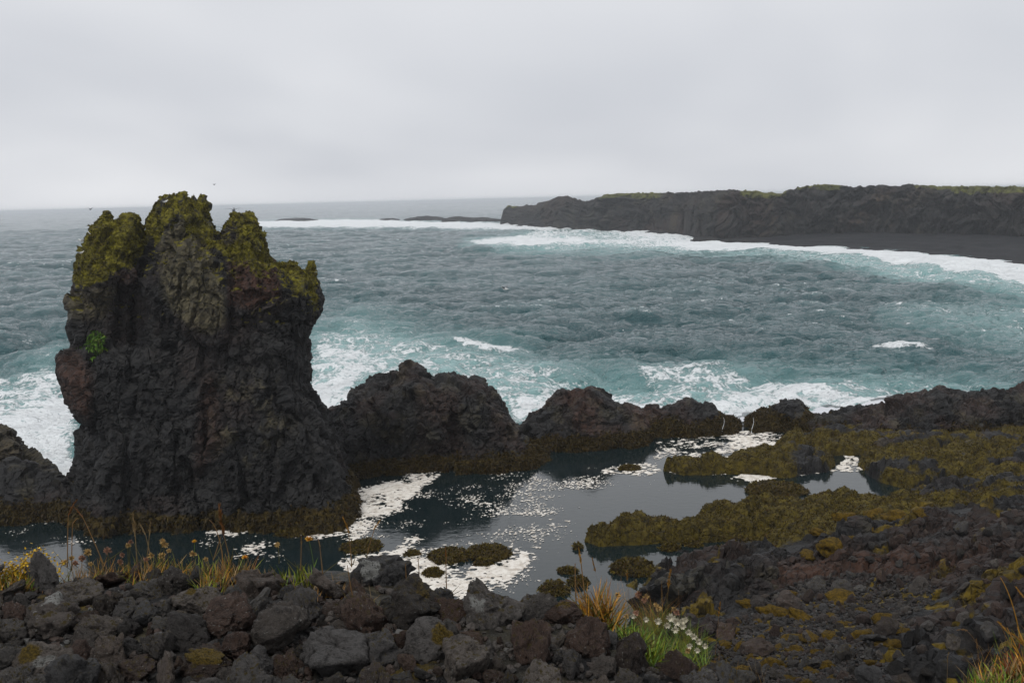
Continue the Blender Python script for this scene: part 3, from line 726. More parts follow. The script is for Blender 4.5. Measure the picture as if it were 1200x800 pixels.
# ------------------------------------------------------------------ reef rocks off the headland
def lump(name, label, cat, px, py, wpx, hpx_, seed, z=-.1, group=None, depth=1.0, mt=None, mask=None, sub=(44, 22), rough=.35):
    """a low irregular rock: a squashed displaced ball half in the water"""
    c = P8(px, py, z); d = np.linalg.norm(c - np.array([0, 0, H8])); wd = wpx / FPX * d / 2; hh = hpx_ / FPX * d * 1.0
    a, b = sub; U, T_ = np.meshgrid(np.linspace(0, 2 * np.pi, a, endpoint=False), np.linspace(0, np.pi, b), indexing='ij')
    p = np.stack([np.sin(T_) * np.cos(U), np.sin(T_) * np.sin(U), np.cos(T_)], -1).reshape(-1, 3)
    k = 1 + rough * fbm(p * 1.5 + seed * 5.1, 3) + rough * .6 * fbm(p * 4 + seed, 3, ridged=True)
    p = p * k[:, None] * np.array([wd, wd * depth, hh])
    g = np.arange(a * b).reshape(a, b); q = np.stack([g[:, :-1], g[:, 1:], np.roll(g, -1, 0)[:, 1:], np.roll(g, -1, 0)[:, :-1]], -1).reshape(-1, 4)
    n = vnormals(p, q)
    if (n * p).sum() < 0: q = q[:, ::-1]; n = -n
    at = np.zeros((len(p), 4), np.float32)
    if mask: at[:] = np.array(mask(p, n, hh))
    me = mesh_np(name, p * S, q, True, at)
    return link(name, me, mt or M_HEAD, None, label, cat, group, loc=c * S), p, q, n
for i, (x, y, wp, hp, lb) in enumerate([(562, 260, 50, 4.5, 'dark reef rock awash just off the headland tip'), (536, 260.5, 36, 5.5, 'low humped reef rock second out from the headland tip'),
        (500, 259, 44, 5, 'long reef rock with a rounded crest amid the far breakers'), (455, 259, 24, 3, 'small flat reef rock in the middle of the far line of surf'),
        (345, 259.5, 44, 3.5, 'low dark reef rock in the surf just right of the stack'), (640, 266.5, 40, 3.5, 'reddish dark reef rock at the foot of the headland tip'),
        (606, 264, 20, 2.5, 'tiny reef rock in white water below the headland tip'), (828, 281.5, 40, 3.0, 'flat dark rock at the waterline where the cliff meets the beach'), (872, 283.5, 50, 3.2, 'low dark rock shelf at the start of the black beach')]):
    lump('reef_rock', lb, 'reef rock', x, y, wp, hp, 40 + i, depth=.8)

# ------------------------------------------------------------------ shore: one terrain from the bank underfoot to the pool
K = []
def pt_px(px, py, z): K.append(P8(px, py, z))
def bk(px, py, z): K.append(PM(px, py, z) / S)                        # bank points, metres
E = HC
for px, py, dz in [(-250, 800, 1.66), (0, 800, 1.66), (150, 800, 1.66), (300, 800, 1.66), (450, 800, 1.66), (600, 800, 1.68), (720, 800, 1.72), (-250, 700, 1.80), (0, 690, 1.84), (100, 682, 1.82), (200, 678, 1.79), (300, 674, 1.79), (400, 674, 1.79), (470, 688, 1.80),
                   (540, 708, 1.82), (600, 718, 1.83), (660, 728, 1.84), (700, 736, 1.85), (745, 752, 1.85), (800, 790, 2.0), (1240, 735, 1.9), (1180, 775, 1.85), (1140, 810, 1.85), (1300, 720, 1.9), (1080, 860, 1.9), (800, 900, 1.75), (400, 900, 1.6), (0, 900, 1.6), (0, 740, 1.68), (200, 730, 1.66), (400, 730, 1.66), (600, 750, 1.68)]:
    bk(px, py, E - dz)
K += [np.array(p) for p in [(-4, 6, 4.6), (-1, 6, 4.4), (1, 6.5, 4.0), (-7, 8, 3.6), (-4, 9, 3.0), (-1, 9, 2.8), (1, 9, 2.6), (-6, 13, .9), (-2, 13, .8), (1, 12.5, 1.0), (-8, 17, -.5), (-4, 17.2, -.5), (0, 17, -.5), (2.4, 16.6, -.5), (-12, 20, -.6), (-4, 21, -.7), (1, 22, -.7), (3, 26, -.7), (6, 27, -.6), (9, 26, -.5), (-10, 28, -.7),
                              (0, 33, -.7), (8, 33, -.6), (16, 34, -.5), (28, 34, -.4), (-14, 30, -.7), (.75, 2.3, 6.1), (1.1, 3.2, 5.5), (1.6, 4.5, 4.9), (.9, 4.3, 5.1), (1.6, 1.4, 6.5)]]
for p in [(752, 700, -.15), (768, 684, .0), (760, 664, -.5), (790, 652, -.5), (830, 645, -.5), (864, 638, -.4), (885, 634, -.2), (790, 668, -.05), (830, 660, .0), (868, 651, .05), (896, 642, .15), (790, 694, .5), (850, 678, .6), (900, 664, .75), (950, 644, .7), (1000, 622, .85), (1060, 609, 1.0), (1120, 602, 1.15), (1200, 594, 1.4), (1300, 590, 1.7), (1400, 590, 2),
          (895, 700, .8), (950, 680, .85), (1000, 664, 1.0), (1100, 648, 1.5), (1200, 638, 1.9), (1350, 640, 2.4), (820, 728, 1.0), (850, 745, 1.5), (900, 720, 1.1), (960, 705, .95), (1000, 730, 1.6), (900, 750, 1.9), (900, 785, 2.9), (840, 785, 3.0), (960, 770, 2.4), (1050, 692, 1.35), (1100, 704, 1.9),
          (1150, 690, 2.1), (1210, 680, 2.5), (1200, 720, 3.2), (1100, 745, 2.7), (1040, 780, 3.1), (1000, 800, 3.2), (930, 810, 3.5), (1330, 700, 3.4), (1000, 590, .25), (1060, 590, .35), (1150, 570, .3), (1250, 560, .4), (940, 600, .2), (1000, 604, .5), (880, 618, .1), (1260, 530, .4), (1100, 540, .15), (1400, 520, .6), (960, 564, -.5), (1000, 572, -.5), (1030, 574, -.45), (1060, 575, -.4), (1095, 570, -.3), (1125, 564, -.2), (1000, 545, -.5), (940, 572, -.5)]:
    pt_px(*p)
K = np.array(K); KX = K[:, :2]
Kd = np.linalg.norm(KX[:, None] - KX[None], axis=2)
RBFM = np.block([[Kd, np.ones((len(K), 1))], [np.ones((1, len(K))), np.zeros((1, 1))]])
RW = np.linalg.solve(RBFM + 1e-6 * np.eye(len(K) + 1), np.append(K[:, 2], 0))
def rbf(x, y):
    out = np.empty(len(x))
    for i in range(0, len(x), 20000):
        sl = slice(i, i + 20000)
        out[sl] = np.hypot(x[sl, None] - KX[:, 0], y[sl, None] - KX[:, 1]) @ RW[:-1] + RW[-1]
    return out
ledges = [([(774, 547), (790, 539), (830, 538), (850, 540), (870, 531), (905, 525), (940, 523), (965, 528), (982, 540), (975, 549), (940, 553), (925, 556), (880, 553), (850, 552), (800, 553)], .34),
          ([(1003, 541), (1012, 529), (1040, 526), (1100, 530), (1150, 520), (1240, 512), (1400, 512), (1400, 548), (1200, 551), (1150, 553), (1120, 561), (1090, 568), (1060, 569), (1030, 561), (1012, 551)], .42),
          ([(905, 518), (930, 506), (1010, 503), (1100, 512), (1240, 505), (1400, 500), (1400, 520), (1150, 524), (1050, 528), (1000, 531), (960, 530)], .34),
          ([(680, 629), (690, 621), (720, 615), (760, 613), (800, 610), (815, 601), (830, 593), (880, 591), (940, 590), (990, 582), (1040, 582), (1062, 586), (1100, 576), (1150, 560), (1240, 553), (1400, 550), (1400, 640), (1100, 640), (1000, 660), (900, 650), (893, 637), (897, 628), (860, 629), (830, 632), (790, 630), (740, 633), (700, 637)], .36)]
holes = [([(856, 606), (868, 599), (884, 598), (888, 604), (874, 607)], .4), ([(1195, 560), (1130, 563), (1120, 566), (1190, 566)], .2)]
tha = np.radians(np.linspace(-37, 37, 640))
ra = [.62]
while ra[-1] < 46: ra.append(ra[-1] * (1.012 if ra[-1] < 6 else 1.007 if ra[-1] < 13 else 1.003 if ra[-1] < 22 else 1.0048))
ra = np.array(ra)
RA, TA = np.meshgrid(ra, tha, indexing='ij')
gx, gy = (RA * np.sin(TA)).ravel(), (RA * np.cos(TA)).ravel()
gz = rbf(gx, gy)
gpx, gpy = proj(np.stack([gx, gy, np.full_like(gx, .12)], 1))
far = gy > 14
lw = np.zeros_like(gx)
xs_ = np.where(far, gpx, -9e3)
edge_n = 5 * fbm(np.stack([gx * 1.1, gy * 1.1, 0 * gx], 1), 3)
for poly, hh in ledges:
    p = np.array([P8(a, b, .12)[:2] for a, b in poly])
    sdv = np.full(gx.shape, -5.0); m = (gx > p[:, 0].min() - 1) & (gx < p[:, 0].max() + 1) & (gy > p[:, 1].min() - 1) & (gy < p[:, 1].max() + 1)
    sdv[m] = poly_sd(gx[m], gy[m], p)
    f_ = sstep(-.16, .22, sdv + .022 * edge_n)
    gz = np.maximum(gz * 1.0, np.where(f_ > 0, -.6 + f_ * (.6 + hh * .45 + .45 * hh * sstep(.2, 1.4, sdv)), gz)); lw = np.maximum(lw, f_)
for poly, hh in holes:
    p = np.array([P8(a, b, .12)[:2] for a, b in poly]); f_ = sstep(-.1, .1, poly_sd(gx, gy, p)); gz = gz - f_ * hh * 1.6
far_w = sstep(5, 10, gy)
pg = np.stack([gx, gy, gz], 1)
lavaf = sstep(.35, .75, gz) * far_w
weedm = np.maximum(lw, sstep(.55, .2, gz) * sstep(-.6, 0, gz) * far_w)
goldm = np.zeros_like(gx)
# green-gold seaweed of the big ledge ends at the lava bank
gqx, gqy = proj(pg)
lava_poly = [(752, 712), (760, 690), (775, 668), (800, 656), (850, 652), (880, 642), (900, 646), (930, 655), (960, 640), (1000, 624), (1060, 611), (1130, 606), (1210, 592), (1330, 580), (1400, 900), (700, 900)]
lavam = soft_poly(gqx, gqy, lava_poly, 5) * (gy > 5)
weedm = weedm * (1 - .95 * lavam)
bare = sstep(.02, .28, fbm(pg * np.array([.7, 1.1, 1]) + 60, 4)) * sstep(890, 960, gpx) * sstep(575, 555, gpy) * far
bare = np.maximum(bare, .9 * sstep(.06, .26, fbm(pg * np.array([.8, 1.3, 1]) + 70, 4)) * far * sstep(960, 1060, gpx))
weedm = weedm * (1 - bare)
lavam = np.maximum(lavam, .8 * bare * (gz > .1))
# relief: cushions on the weed, strata and blocks on the lava
cf1, cf2, cr_ = worley(np.stack([gx * 1.9, gy * 1.9, 0 * gx + .5], 1).astype(np.float32))
df1, df2, dr_ = worley(np.stack([gx * 4.3 + 7, gy * 4.3, 0 * gx + .5], 1).astype(np.float32))
cush = .17 * np.sqrt(np.clip(1 - cf1, 0, 1)) * (.5 + cr_) + .075 * np.sqrt(np.clip(1 - df1, 0, 1))
gz2 = gz + weedm * (1.8 * cush - .16) + weedm * (.10 * fbm(pg * 1.7, 2) + .06 * fbm(pg * 6, 3, ridged=True))
lp = np.stack([gx * .55 + gy * .25, gy * .9 - gx * .3, gz * 1.2], 1)
rd = fbm(lp * 1.1, 4, ridged=True); rd2 = fbm(lp * 3.1 + 4, 4, ridged=True)
lf = np.clip(lavam, 0, 1)
bf1, bf2, br_ = worley(np.stack([gx * 1.3 + .4 * rd, gy * 2.3 + .3 * rd, 0 * gx + .5], 1).astype(np.float32))
gully = soft_poly(gqx, gqy, [(840, 790), (840, 720), (890, 690), (960, 672), (1040, 680), (1120, 690), (1120, 720), (1020, 770), (980, 830), (840, 830)], 22) * (gy > 5)
red = soft_poly(gqx, gqy, [(880, 690), (900, 672), (1010, 660), (1090, 655), (1200, 640), (1200, 655), (1080, 680), (960, 690)], 14) * (gy > 5)
rocky = lf * (1 - .85 * gully)
gz2 += rocky * (.16 * rd + .10 * rd2)
st_ = (gz2 * 2.6 + .5 * fbm(pg * .5, 2)); stf = st_ - np.floor(st_)
gz2 += rocky * .16 * (sstep(.35, .65, stf) - stf)
fq = np.stack([gx * .9 + gy * .25, gy * 1.5 - gx * .35, 0 * gx + .5], 1) + .12 * rd2[:, None]
gz2 += rocky * (.17 * facets(fq * .9) + .10 * facets(fq * 2.6 + 7) + .055 * facets(fq * 6.5 + 3, .14) + .06 * fbm(pg * 8, 3, ridged=True) + .03 * fbm(pg * 19, 2))
gz2 += (gully * lf) * (.05 * rd2 + .03 * fbm(pg * 5, 3))
nearb = 1 - sstep(4, 6, gy)
gz2 += nearb * (.030 * fbm(pg * 4.5, 4) + .012 * fbm(pg * 16, 3))
goldm = (.9 * sstep(-.02, .25, fbm(pg * 1.3 + 17, 3)) * gully + .7 * sstep(.08, .34, fbm(pg * 1.6 + 5, 3)) * lf * (1 - red)) * (gy > 4)
goldm = np.maximum(goldm, .75 * weedm * sstep(.0, .4, fbm(pg * .8 + 40, 3)) * sstep(880, 980, gqx) * sstep(590, 615, gqy))
goldm = np.maximum(goldm, nearb * .5 * sstep(.1, .4, fbm(pg * 5 + 3, 3)))
gv = np.stack([gx, gy, gz2], 1)
ng_, mg_ = RA.shape
gi = np.arange(ng_ * mg_).reshape(ng_, mg_)
gq = np.stack([gi[:-1, :-1], gi[:-1, 1:], gi[1:, 1:], gi[1:, :-1]], -1).reshape(-1, 4)
gq = gq[~((gz2 < -.35)[gq].all(1) & (gy > 14)[gq].all(1))]
gn = vnormals(gv, gq)
if gn[:, 2].mean() < 0: gq = gq[:, ::-1]; gn = -gn
# push steep faces in and out so that the bank is not a smooth sheet
sl_ = (rocky * (.10 * fbm(gv * np.array([1.2, 1.2, 4]), 3, ridged=True) + .05 * fbm(gv * np.array([3, 3, 9]), 3, ridged=True)))
gv = gv + gn * sl_[:, None]
gn = vnormals(gv, gq)
gmask = np.stack([goldm, weedm, np.clip(.85 * red + .35 * sstep(.0, .35, fbm(pg * .7 + 8, 3)) * lf, 0, 1), .4 * nearb * sstep(0, .3, fbm(pg * 6, 3))], 1)
link('shore', mesh_np('shore', gv * S, gq, False, gmask), M_SHORE, kind='structure')
shore_bvh = BVHTree.FromPolygons([tuple(p) for p in gv * S], [tuple(int(i) for i in f_) for f_ in gq])
pt, f = sample_surface(gv * S, gq, weedm ** 2 * (gz2 > -.05) * (gx < 24), 42000, 5)
tufts('seaweed', pt, gn[gq[f, 0]], M_WEED, .10, .045, 2, .8, .0, None, .0, 14, nw=.35)
EYE = Vector((0, 0, HC))
def hit(px, py, bvh=None):
    d = ray(px, py); loc, nrm, i, dist = (bvh or shore_bvh).ray_cast(EYE, Vector(d))
    return (loc, nrm, dist)

# black lava lumps standing proud on the weed
outcrop('lava_outcrop', 'black lava outcrop lying on the brown seaweed at the right edge', 'lava outcrop',
        [(1078, 620), (1084, 588), (1090, 574), (1100, 564), (1114, 561), (1126, 566), (1140, 568), (1156, 560), (1175, 558), (1195, 562), (1220, 560), (1260, 556), (1280, 600), (1280, 620)], 22.3, .6, D=.45, h=.05, seed=9, weed_n=300, weed_top=.25, rust_amt=.1, crack=1.2, skirt_amp=.2)
outcrop('lava_outcrop', 'small dark lava knob on the seaweed flat in front of the right sea ridge', 'lava outcrop',
        [(1000, 550), (1012, 530), (1026, 518), (1048, 508), (1062, 510), (1078, 522), (1096, 532), (1104, 552)], 27.6, .45, D=.4, seed=10, weed_n=300, weed_top=.3, rust_amt=.3, skirt_amp=.2)
outcrop('lava_outcrop', 'overhanging black lava hump at the near edge of the pool behind the orange stems', 'lava outcrop',
        [(752, 760), (757, 712), (764, 698), (774, 686), (792, 677), (815, 670), (838, 668), (856, 668), (874, 660), (890, 656), (904, 660), (916, 676), (912, 696), (905, 760)], 16.9, .75, D=.55, h=.045, seed=11, weed_n=0, weed_top=-1, rust_amt=.15, crack=1.5, low=.2, skirt_amp=.1, aniso=(1, 1, 1.5))
outcrop('lava_outcrop', 'layered grey-black lava bank above the red soil on the right', 'lava outcrop',
        [(900, 730), (908, 668), (930, 652), (965, 636), (985, 622), (1010, 611), (1035, 618), (1060, 603), (1090, 599), (1125, 604), (1150, 592), (1190, 585), (1220, 582), (1300, 576), (1400, 580), (1400, 700), (1200, 672), (1080, 680), (1000, 692)], 18.2, .8, D=.5, h=.05, seed=12, weed_n=0, weed_top=-1, rust_amt=.4, crack=1.5, low=.25, skirt_amp=0, aniso=(.7, 1, 2.4))

# ------------------------------------------------------------------ the pool
s = NT('pool_water'); geo = s.t.nodes.new('ShaderNodeNewGeometry').outputs['Position']
flat = s.scale(geo, (1, 1.6, 1))
rp = s.math('ADD', s.noise(flat, 2.2, 3, .5), s.math('MULTIPLY', s.noise(flat, 9, 2, .5), .25))
s.bsdf(Base_Color=C(.007, .0145, .016), Roughness=.035, IOR=1.5, Specular_IOR_Level=.55, Normal=s.bump(rp, .012, .55)); M_POOL = s.m
pv_ = np.array([(-34, 13.5, 0), (34, 13.5, 0), (34, 33.4, 0), (9, 32.6, 0), (4, 31.8, 0), (1, 30.6, 0), (-2, 28.2, 0), (-8, 26.3, 0), (-34, 26, 0)], float)
link('pool_water', mesh_np('pool_water', pv_ * S, np.arange(9)[None, :], False), M_POOL, kind='structure')
# floating foam: thin raised rafts and flecks
gh = .027
fx_, fy_ = np.meshgrid(np.arange(-13.5, 12.5, gh), np.arange(16.6, 31.9, gh), indexing='ij')
FXr, FYr = fx_.ravel(), fy_.ravel(); qx, qy = proj(np.stack([FXr, FYr, np.zeros_like(FXr)], 1))
wq = np.stack([FXr, FYr, 0 * FXr], 1)
qx = qx + 12 * fbm(wq * 1.1 + 50, 4); qy = qy + 5 * fbm(wq * 1.1 + 90, 4)
raft = np.zeros_like(FXr)
for poly, fe, a in [([(372, 604), (392, 588), (425, 574), (450, 562), (480, 557), (515, 556), (505, 568), (490, 580), (470, 594), (455, 606), (400, 608)], 7, 1.0),
                    ([(345, 622), (380, 612), (430, 610), (440, 622), (410, 634), (350, 634)], 8, .62), ([(400, 660), (425, 648), (460, 640), (490, 628), (505, 630), (490, 645), (455, 664), (410, 676)], 6, .95),
                    ([(458, 656), (495, 650), (540, 660), (575, 660), (612, 645), (622, 655), (600, 690), (560, 700), (480, 690)], 9, .84), ([(-60, 604), (80, 605), (215, 606), (215, 613), (-60, 613)], 2.5, .66),
                    ([(150, 602), (205, 601), (246, 606), (236, 615), (190, 611)], 4, .82), ([(236, 626), (262, 618), (330, 609), (328, 617), (270, 630)], 4, .85), ([(255, 640), (300, 628), (345, 626), (345, 645), (280, 655)], 9, .5),
                    ([(705, 552), (725, 545), (768, 543), (775, 553), (740, 557)], 3, .85), ([(857, 559), (866, 552), (905, 551), (908, 560), (880, 563)], 2.5, .98), ([(780, 550), (850, 551), (850, 556), (780, 556)], 2.5, .62),
                    ([(980, 554), (986, 534), (1003, 534), (1004, 546), (1012, 553)], 2.5, .92), ([(935, 553), (985, 548), (985, 556), (940, 558)], 3, .6),
                    ([(838, 534), (852, 508), (880, 504), (930, 510), (930, 521), (890, 531)], 5, .80), ([(755, 536), (790, 510), (860, 506), (850, 536)], 8, .50), ([(560, 655), (620, 620), (640, 600), (660, 610), (620, 690)], 14, .30)]:
    raft = np.maximum(raft, a * soft_poly(qx, qy, poly, fe))
w3 = np.stack([FXr, FYr, np.zeros_like(FXr)], 1)
nbig = fbm(w3 * 1.6, 4); nfin = fbm(w3 * 7.5 + 3, 3)
nsup = fbm(w3 * np.array([13, 18, 1]) + 5, 3)
val = .78 * raft - .52 + .42 * nbig + .34 * nfin + .58 * nsup - .25 * (raft < .02)
dens = np.zeros_like(FXr)
for poly, fe, a in [([(380, 640), (400, 600), (470, 570), (560, 545), (640, 540), (700, 545), (740, 560), (700, 590), (660, 610), (640, 660), (600, 700), (480, 690)], 22, 1.0), ([(-50, 612), (80, 616), (200, 618), (330, 612), (380, 600), (380, 670), (200, 660), (-50, 640)], 14, .55), ([(580, 610), (640, 580), (690, 560), (730, 580), (690, 620), (640, 690), (600, 690)], 20, .5), ([(600, 545), (960, 553), (960, 570), (600, 590)], 12, .35)]:
    dens = np.maximum(dens, a * soft_poly(qx, qy, poly, fe))
c1, _, k1_ = worley((w3 * np.array([6.5, 5.0, 1]) + np.array([0, 0, .5])).astype(np.float32)); c2, _, k2_ = worley((w3 * np.array([23, 22, 1]) + np.array([3, 1, .5])).astype(np.float32))
drift = np.clip(.70 + 1.5 * fbm(w3 * np.array([.55, 1.5, 1]) + 7, 4), 0, 1.6) * np.clip(.8 + .9 * nbig, .2, 2)
v1 = .22 * (k1_ ** 5) * dens * np.clip(drift, .1, 2) - c1 * .62; v2 = .70 * (k2_ ** 1.7) * dens * np.clip(drift, .1, 2) - c2 * .80
val = np.maximum(val, np.maximum(v1, v2) * 1.2)
swirl = soft_poly(qx, qy, [(750, 540), (790, 506), (930, 505), (935, 524), (880, 535), (830, 540)], 4)
sw = fbm(np.stack([FXr * .9 + .5 * nbig, FYr * 3.2 + .8 * nbig, 0 * FXr], 1), 4, ridged=True)
val = np.maximum(val, np.where(swirl > .3, sw * .8 - .42 - .25 * sstep(870, 780, qx), -1))
on = val > -.07
nx_, ny_ = fx_.shape; ii = np.arange(nx_ * ny_).reshape(nx_, ny_)
cq = np.stack([ii[:-1, :-1], ii[1:, :-1], ii[1:, 1:], ii[:-1, 1:]], -1).reshape(-1, 4)
cq = cq[on[cq].sum(1) >= 2]
used, inv = np.unique(cq, return_inverse=True); cq = inv.reshape(-1, 4)
zf = np.where(val[used] > -.07, .006 + np.clip(val[used], 0, .25) * .05 + .006 * np.clip(nfin[used], 0, 1), .004)
jit = rng.normal(0, gh * .16, (len(used), 2))
fv = np.stack([FXr[used] + jit[:, 0], FYr[used] + jit[:, 1], zf], 1)
s = NT('sea_foam'); co = s.coord()
fc = s.mix(s.sm(s.noise(co, 3, 5, .7), .3, .6), C(.48, .42, .35), C(.80, .76, .69))
thick, _, _, _ = s.mask()
fb = s.n('BsdfPrincipled', {'Base Color': fc, 'Roughness': .9, 'Normal': s.bump(s.noise(co, 18, 4, .7), .04, .8)})
ff_ = s.sm(s.math('ADD', thick, s.math('MULTIPLY', s.math('SUBTRACT', s.noise(co, 11, 4, .7), .5), 1.1)), .22, .62)
ms_ = s.n('MixShader', {0: ff_, 1: s.n('BsdfTransparent'), 2: fb}); s.t.links.new(ms_, s.out.inputs[0]); M_FOAM = s.m
link('pool_foam', mesh_np('pool_foam', fv * S, cq, True, np.stack([np.clip((val[used] + .07) / .26, 0, 1)] * 3 + [np.ones(len(used))], 1)), M_FOAM, kind='stuff')
# weedy stones and islets in the pool
wm = lambda a=.1: (lambda p, n, hh: np.stack([0 * p[:, 0], np.clip(1.0 + 0 * p[:, 0], 0, 1), 0 * p[:, 0], 0 * p[:, 0]], 1))
for i, (x, y, wp, hp, lb) in enumerate([(907, 573, 62, 10, 'seaweed-covered islet alone in the middle of the right pool'), (572, 648, 44, 12, 'larger lump of the dark weedy rock pair in the foam'), (528, 651, 46, 9, 'flatter left lump of the dark weedy rock pair in the foam'),
        (567, 660, 18, 7, 'small dark stone just below the weedy rock pair in the foam'), (483, 649, 16, 4, 'dark stone barely breaking the pool surface left of the weedy pair'), (507, 672, 22, 8, 'brown stone in the cream foam near the bank'),
        (742, 666, 46, 11, 'round brown weedy rock at the near right edge of the pool'), (650, 691, 30, 11, 'olive weedy stone at the pool edge above the rock heap'), (812, 637, 20, 6, 'round weedy boulder below the tip of the big seaweed ledge'), (785, 642, 20, 6, 'low weedy stone pair left of the round boulder below the ledge'),
        (845, 648, 18, 10, 'weedy lump against the lava shore beside the small inlet'), (865, 637, 18, 11, 'yellowish weedy knob in the small inlet under the ledge'), (878, 638, 16, 9, 'weedy knob at the head of the small inlet'), (665, 669, 20, 4, 'dark stone awash in the grey pool left of the orange stems'),
        (678, 682, 20, 8, 'dark upright weedy stone behind the dried grass stems'), (395, 565, 0, 0, ''), (677, 641, 9, 6, 'small brown stone poking up beside a white foam blob'), (738, 549, 24, 4, 'dark weed patch among the foam at the back of the pool'), (425, 641, 40, 9, 'brown weedy reef stone between the foam rafts'), (345, 622, 36, 6, 'dark stone awash at the foam edge near the stack')]):
    if not wp: continue
    o, p, q, n = lump('weedy_rock', lb, 'rock', x, y + hp * .3, wp, hp, 60 + i, z=-.02, depth=.8, mt=M_ROCK, mask=wm(), sub=(40, 24), rough=.32)
    me = o.data; o.data = me; body = o; root = empty('weedy_rock', o.location, lb, 'rock'); body.name = 'rock_body'; body.parent = root; body.location = (0, 0, 0)
    for kk in ('label', 'category'):
        if kk in body: del body[kk]
    root.name = 'weedy_rock'
    ptx, f = sample_surface(p * S, q, (p[:, 2] > -.03).astype(float), int(8 * wp), i)
    tufts('seaweed_fringe', ptx, n[q[f, 0]], M_WEED, .16, .05, 3, .7, .0, root, .4, i)
# seawater trickling off the pyramid rock
s = NT('trickling_water'); s.bsdf(Base_Color=C(.75, .78, .8), Roughness=.3); M_TRICK = s.m
def tube(pts, rad, k=5, cap=True):
    pts = np.asarray(pts, float); m = len(pts); rad = np.broadcast_to(np.asarray(rad, float), (m,))
    d = np.gradient(pts, axis=0); d /= np.linalg.norm(d, axis=1, keepdims=True) + 1e-12
    up = np.where(np.abs(d[:, 2:3]) > .95, [[1.0, 0, 0]], [[0, 0, 1.0]])
    a = np.cross(d, up); a /= np.linalg.norm(a, axis=1, keepdims=True) + 1e-12; b = np.cross(d, a)
    an = np.arange(k) * 2 * np.pi / k
    v = pts[:, None] + rad[:, None, None] * (a[:, None] * np.cos(an)[None, :, None] + b[:, None] * np.sin(an)[None, :, None])
    g = np.arange(m * k).reshape(m, k); q = np.stack([g[:-1], np.roll(g, -1, 1)[:-1], np.roll(g, -1, 1)[1:], g[1:]], -1).reshape(-1, 4)
    return v.reshape(-1, 3), q
class MB:
    def __init__(s): s.v, s.f4, s.f3, s.c, s.k = [], [], [], [], 0
    def add(s, v, q=None, t=None, c=(0, 0, 0, 1)):
        v = np.asarray(v, float); s.v.append(v); s.c.append(np.broadcast_to(np.asarray(c, float), (len(v), 4)))
        if q is not None and len(q): s.f4.append(np.asarray(q) + s.k)
        if t is not None and len(t): s.f3.append(np.asarray(t) + s.k)
        s.k += len(v); return s
    def mesh(s, name, smooth=True):
        fs = ([np.concatenate(s.f4)] if s.f4 else []) + ([np.concatenate(s.f3)] if s.f3 else [])
        return mesh_np(name, np.concatenate(s.v), fs, smooth, np.concatenate(s.c))
for x0_, lb in [(882.5, 'thin white trickle of seawater falling off the pyramid rock into the pool'), (848, 'faint white trickle down the low weedy rock left of the pyramid rock')]:
    a = PY(x0_, 489, 30.75); b = PY(x0_ - 1, 507, 30.65); tt = np.linspace(0, 1, 10)[:, None]
    path = a + (b - a) * tt + np.stack([.03 * np.sin(tt[:, 0] * 5), 0 * tt[:, 0], .06 * (1 - tt[:, 0]) * tt[:, 0]], 1)
    tv, tq = tube((path - b) * S, np.linspace(.006, .018, 10))
    link('waterfall', mesh_np('waterfall', tv, tq), M_TRICK, label=lb, cat='waterfall', loc=b * S)

# ------------------------------------------------------------------ foreground rock heap
def ico(sub):
    import bmesh
    bm = bmesh.new(); bmesh.ops.create_icosphere(bm, subdivisions=sub, radius=1)
    bm.verts.ensure_lookup_table(); v = np.array([x.co for x in bm.verts]); f = np.array([[y.index for y in x.verts] for x in bm.faces]); bm.free()
    return v, f
IV4, IF4 = ico(5); IV3, IF3 = ico(3); IV2, IF2 = ico(2)
def stone_verts(iv, seed, style, detail=1.0):
    r = np.random.default_rng(seed)
    npl = {'block': 13, 'slab': 13, 'round': 22}[style]
    nn = r.normal(size=(npl, 3))
    if style == 'slab': nn[:2] = [[.08, .05, 1], [-.1, .06, -1]]
    nn /= np.linalg.norm(nn, axis=1, keepdims=True)
    dd = r.uniform(.48, .86, npl) if style != 'round' else r.uniform(.66, .95, npl)
    if style == 'slab': dd[:2] = [.30, .32]
    dots = iv @ nn.T
    k = np.where(dots > .05, dd / np.maximum(dots, .05), 9.0)
    rad = np.minimum(k.min(1), 1.08)
    ks = np.sort(k, 1)[:, :2]; rad = rad - .022 * np.exp(-(ks[:, 1] - ks[:, 0]) * 14)      # worn edges
    v = iv * rad[:, None]
    so = seed * 3.7
    f1, f2, rc = worley((v * 2.3 + so).astype(np.float32))
    rough = .09 * fbm(v * 1.8 + so, 3) + .13 * facets(v * 1.7 + so, .06) + .05 * facets(v * 4.5 + so, .08) + detail * (.045 * fbm(v * 5 + so, 3, ridged=True) + .026 * fbm(v * 13 + so, 3))
    if len(iv) > 3000:
        p1, p2, pr = worley((v * 9 + so).astype(np.float32)); rough -= detail * .028 * (1 - sstep(.12, .34, p1)) * (pr > .35)
    return v + iv * rough[:, None]
s = NT('heap_stone'); co = s.coord(); oi = s.t.nodes.new('ShaderNodeObjectInfo'); rnd = oi.outputs['Random']
cw = s.n('VectorMath', {0: co, 1: oi.outputs['Location']}, operation='ADD')
n1 = s.noise(cw, 3.0, 5, .65); n2 = s.noise(cw, 13, 5, .7); n3 = s.noise(cw, 60, 3, .7)
r2 = s.math('FRACT', s.math('MULTIPLY', rnd, 7.31)); r3 = s.math('FRACT', s.math('MULTIPLY', rnd, 23.7))
tone = s.mix(s.sm(rnd, .15, .9), C(.046, .038, .032), C(.190, .162, .138))
tone = s.mix(s.math('MULTIPLY', s.sm(r2, .55, .85), .85), tone, C(.105, .060, .043))
tone = s.mix(s.math('MULTIPLY', s.sm(r2, .35, .1), .7), tone, C(.115, .116, .118))
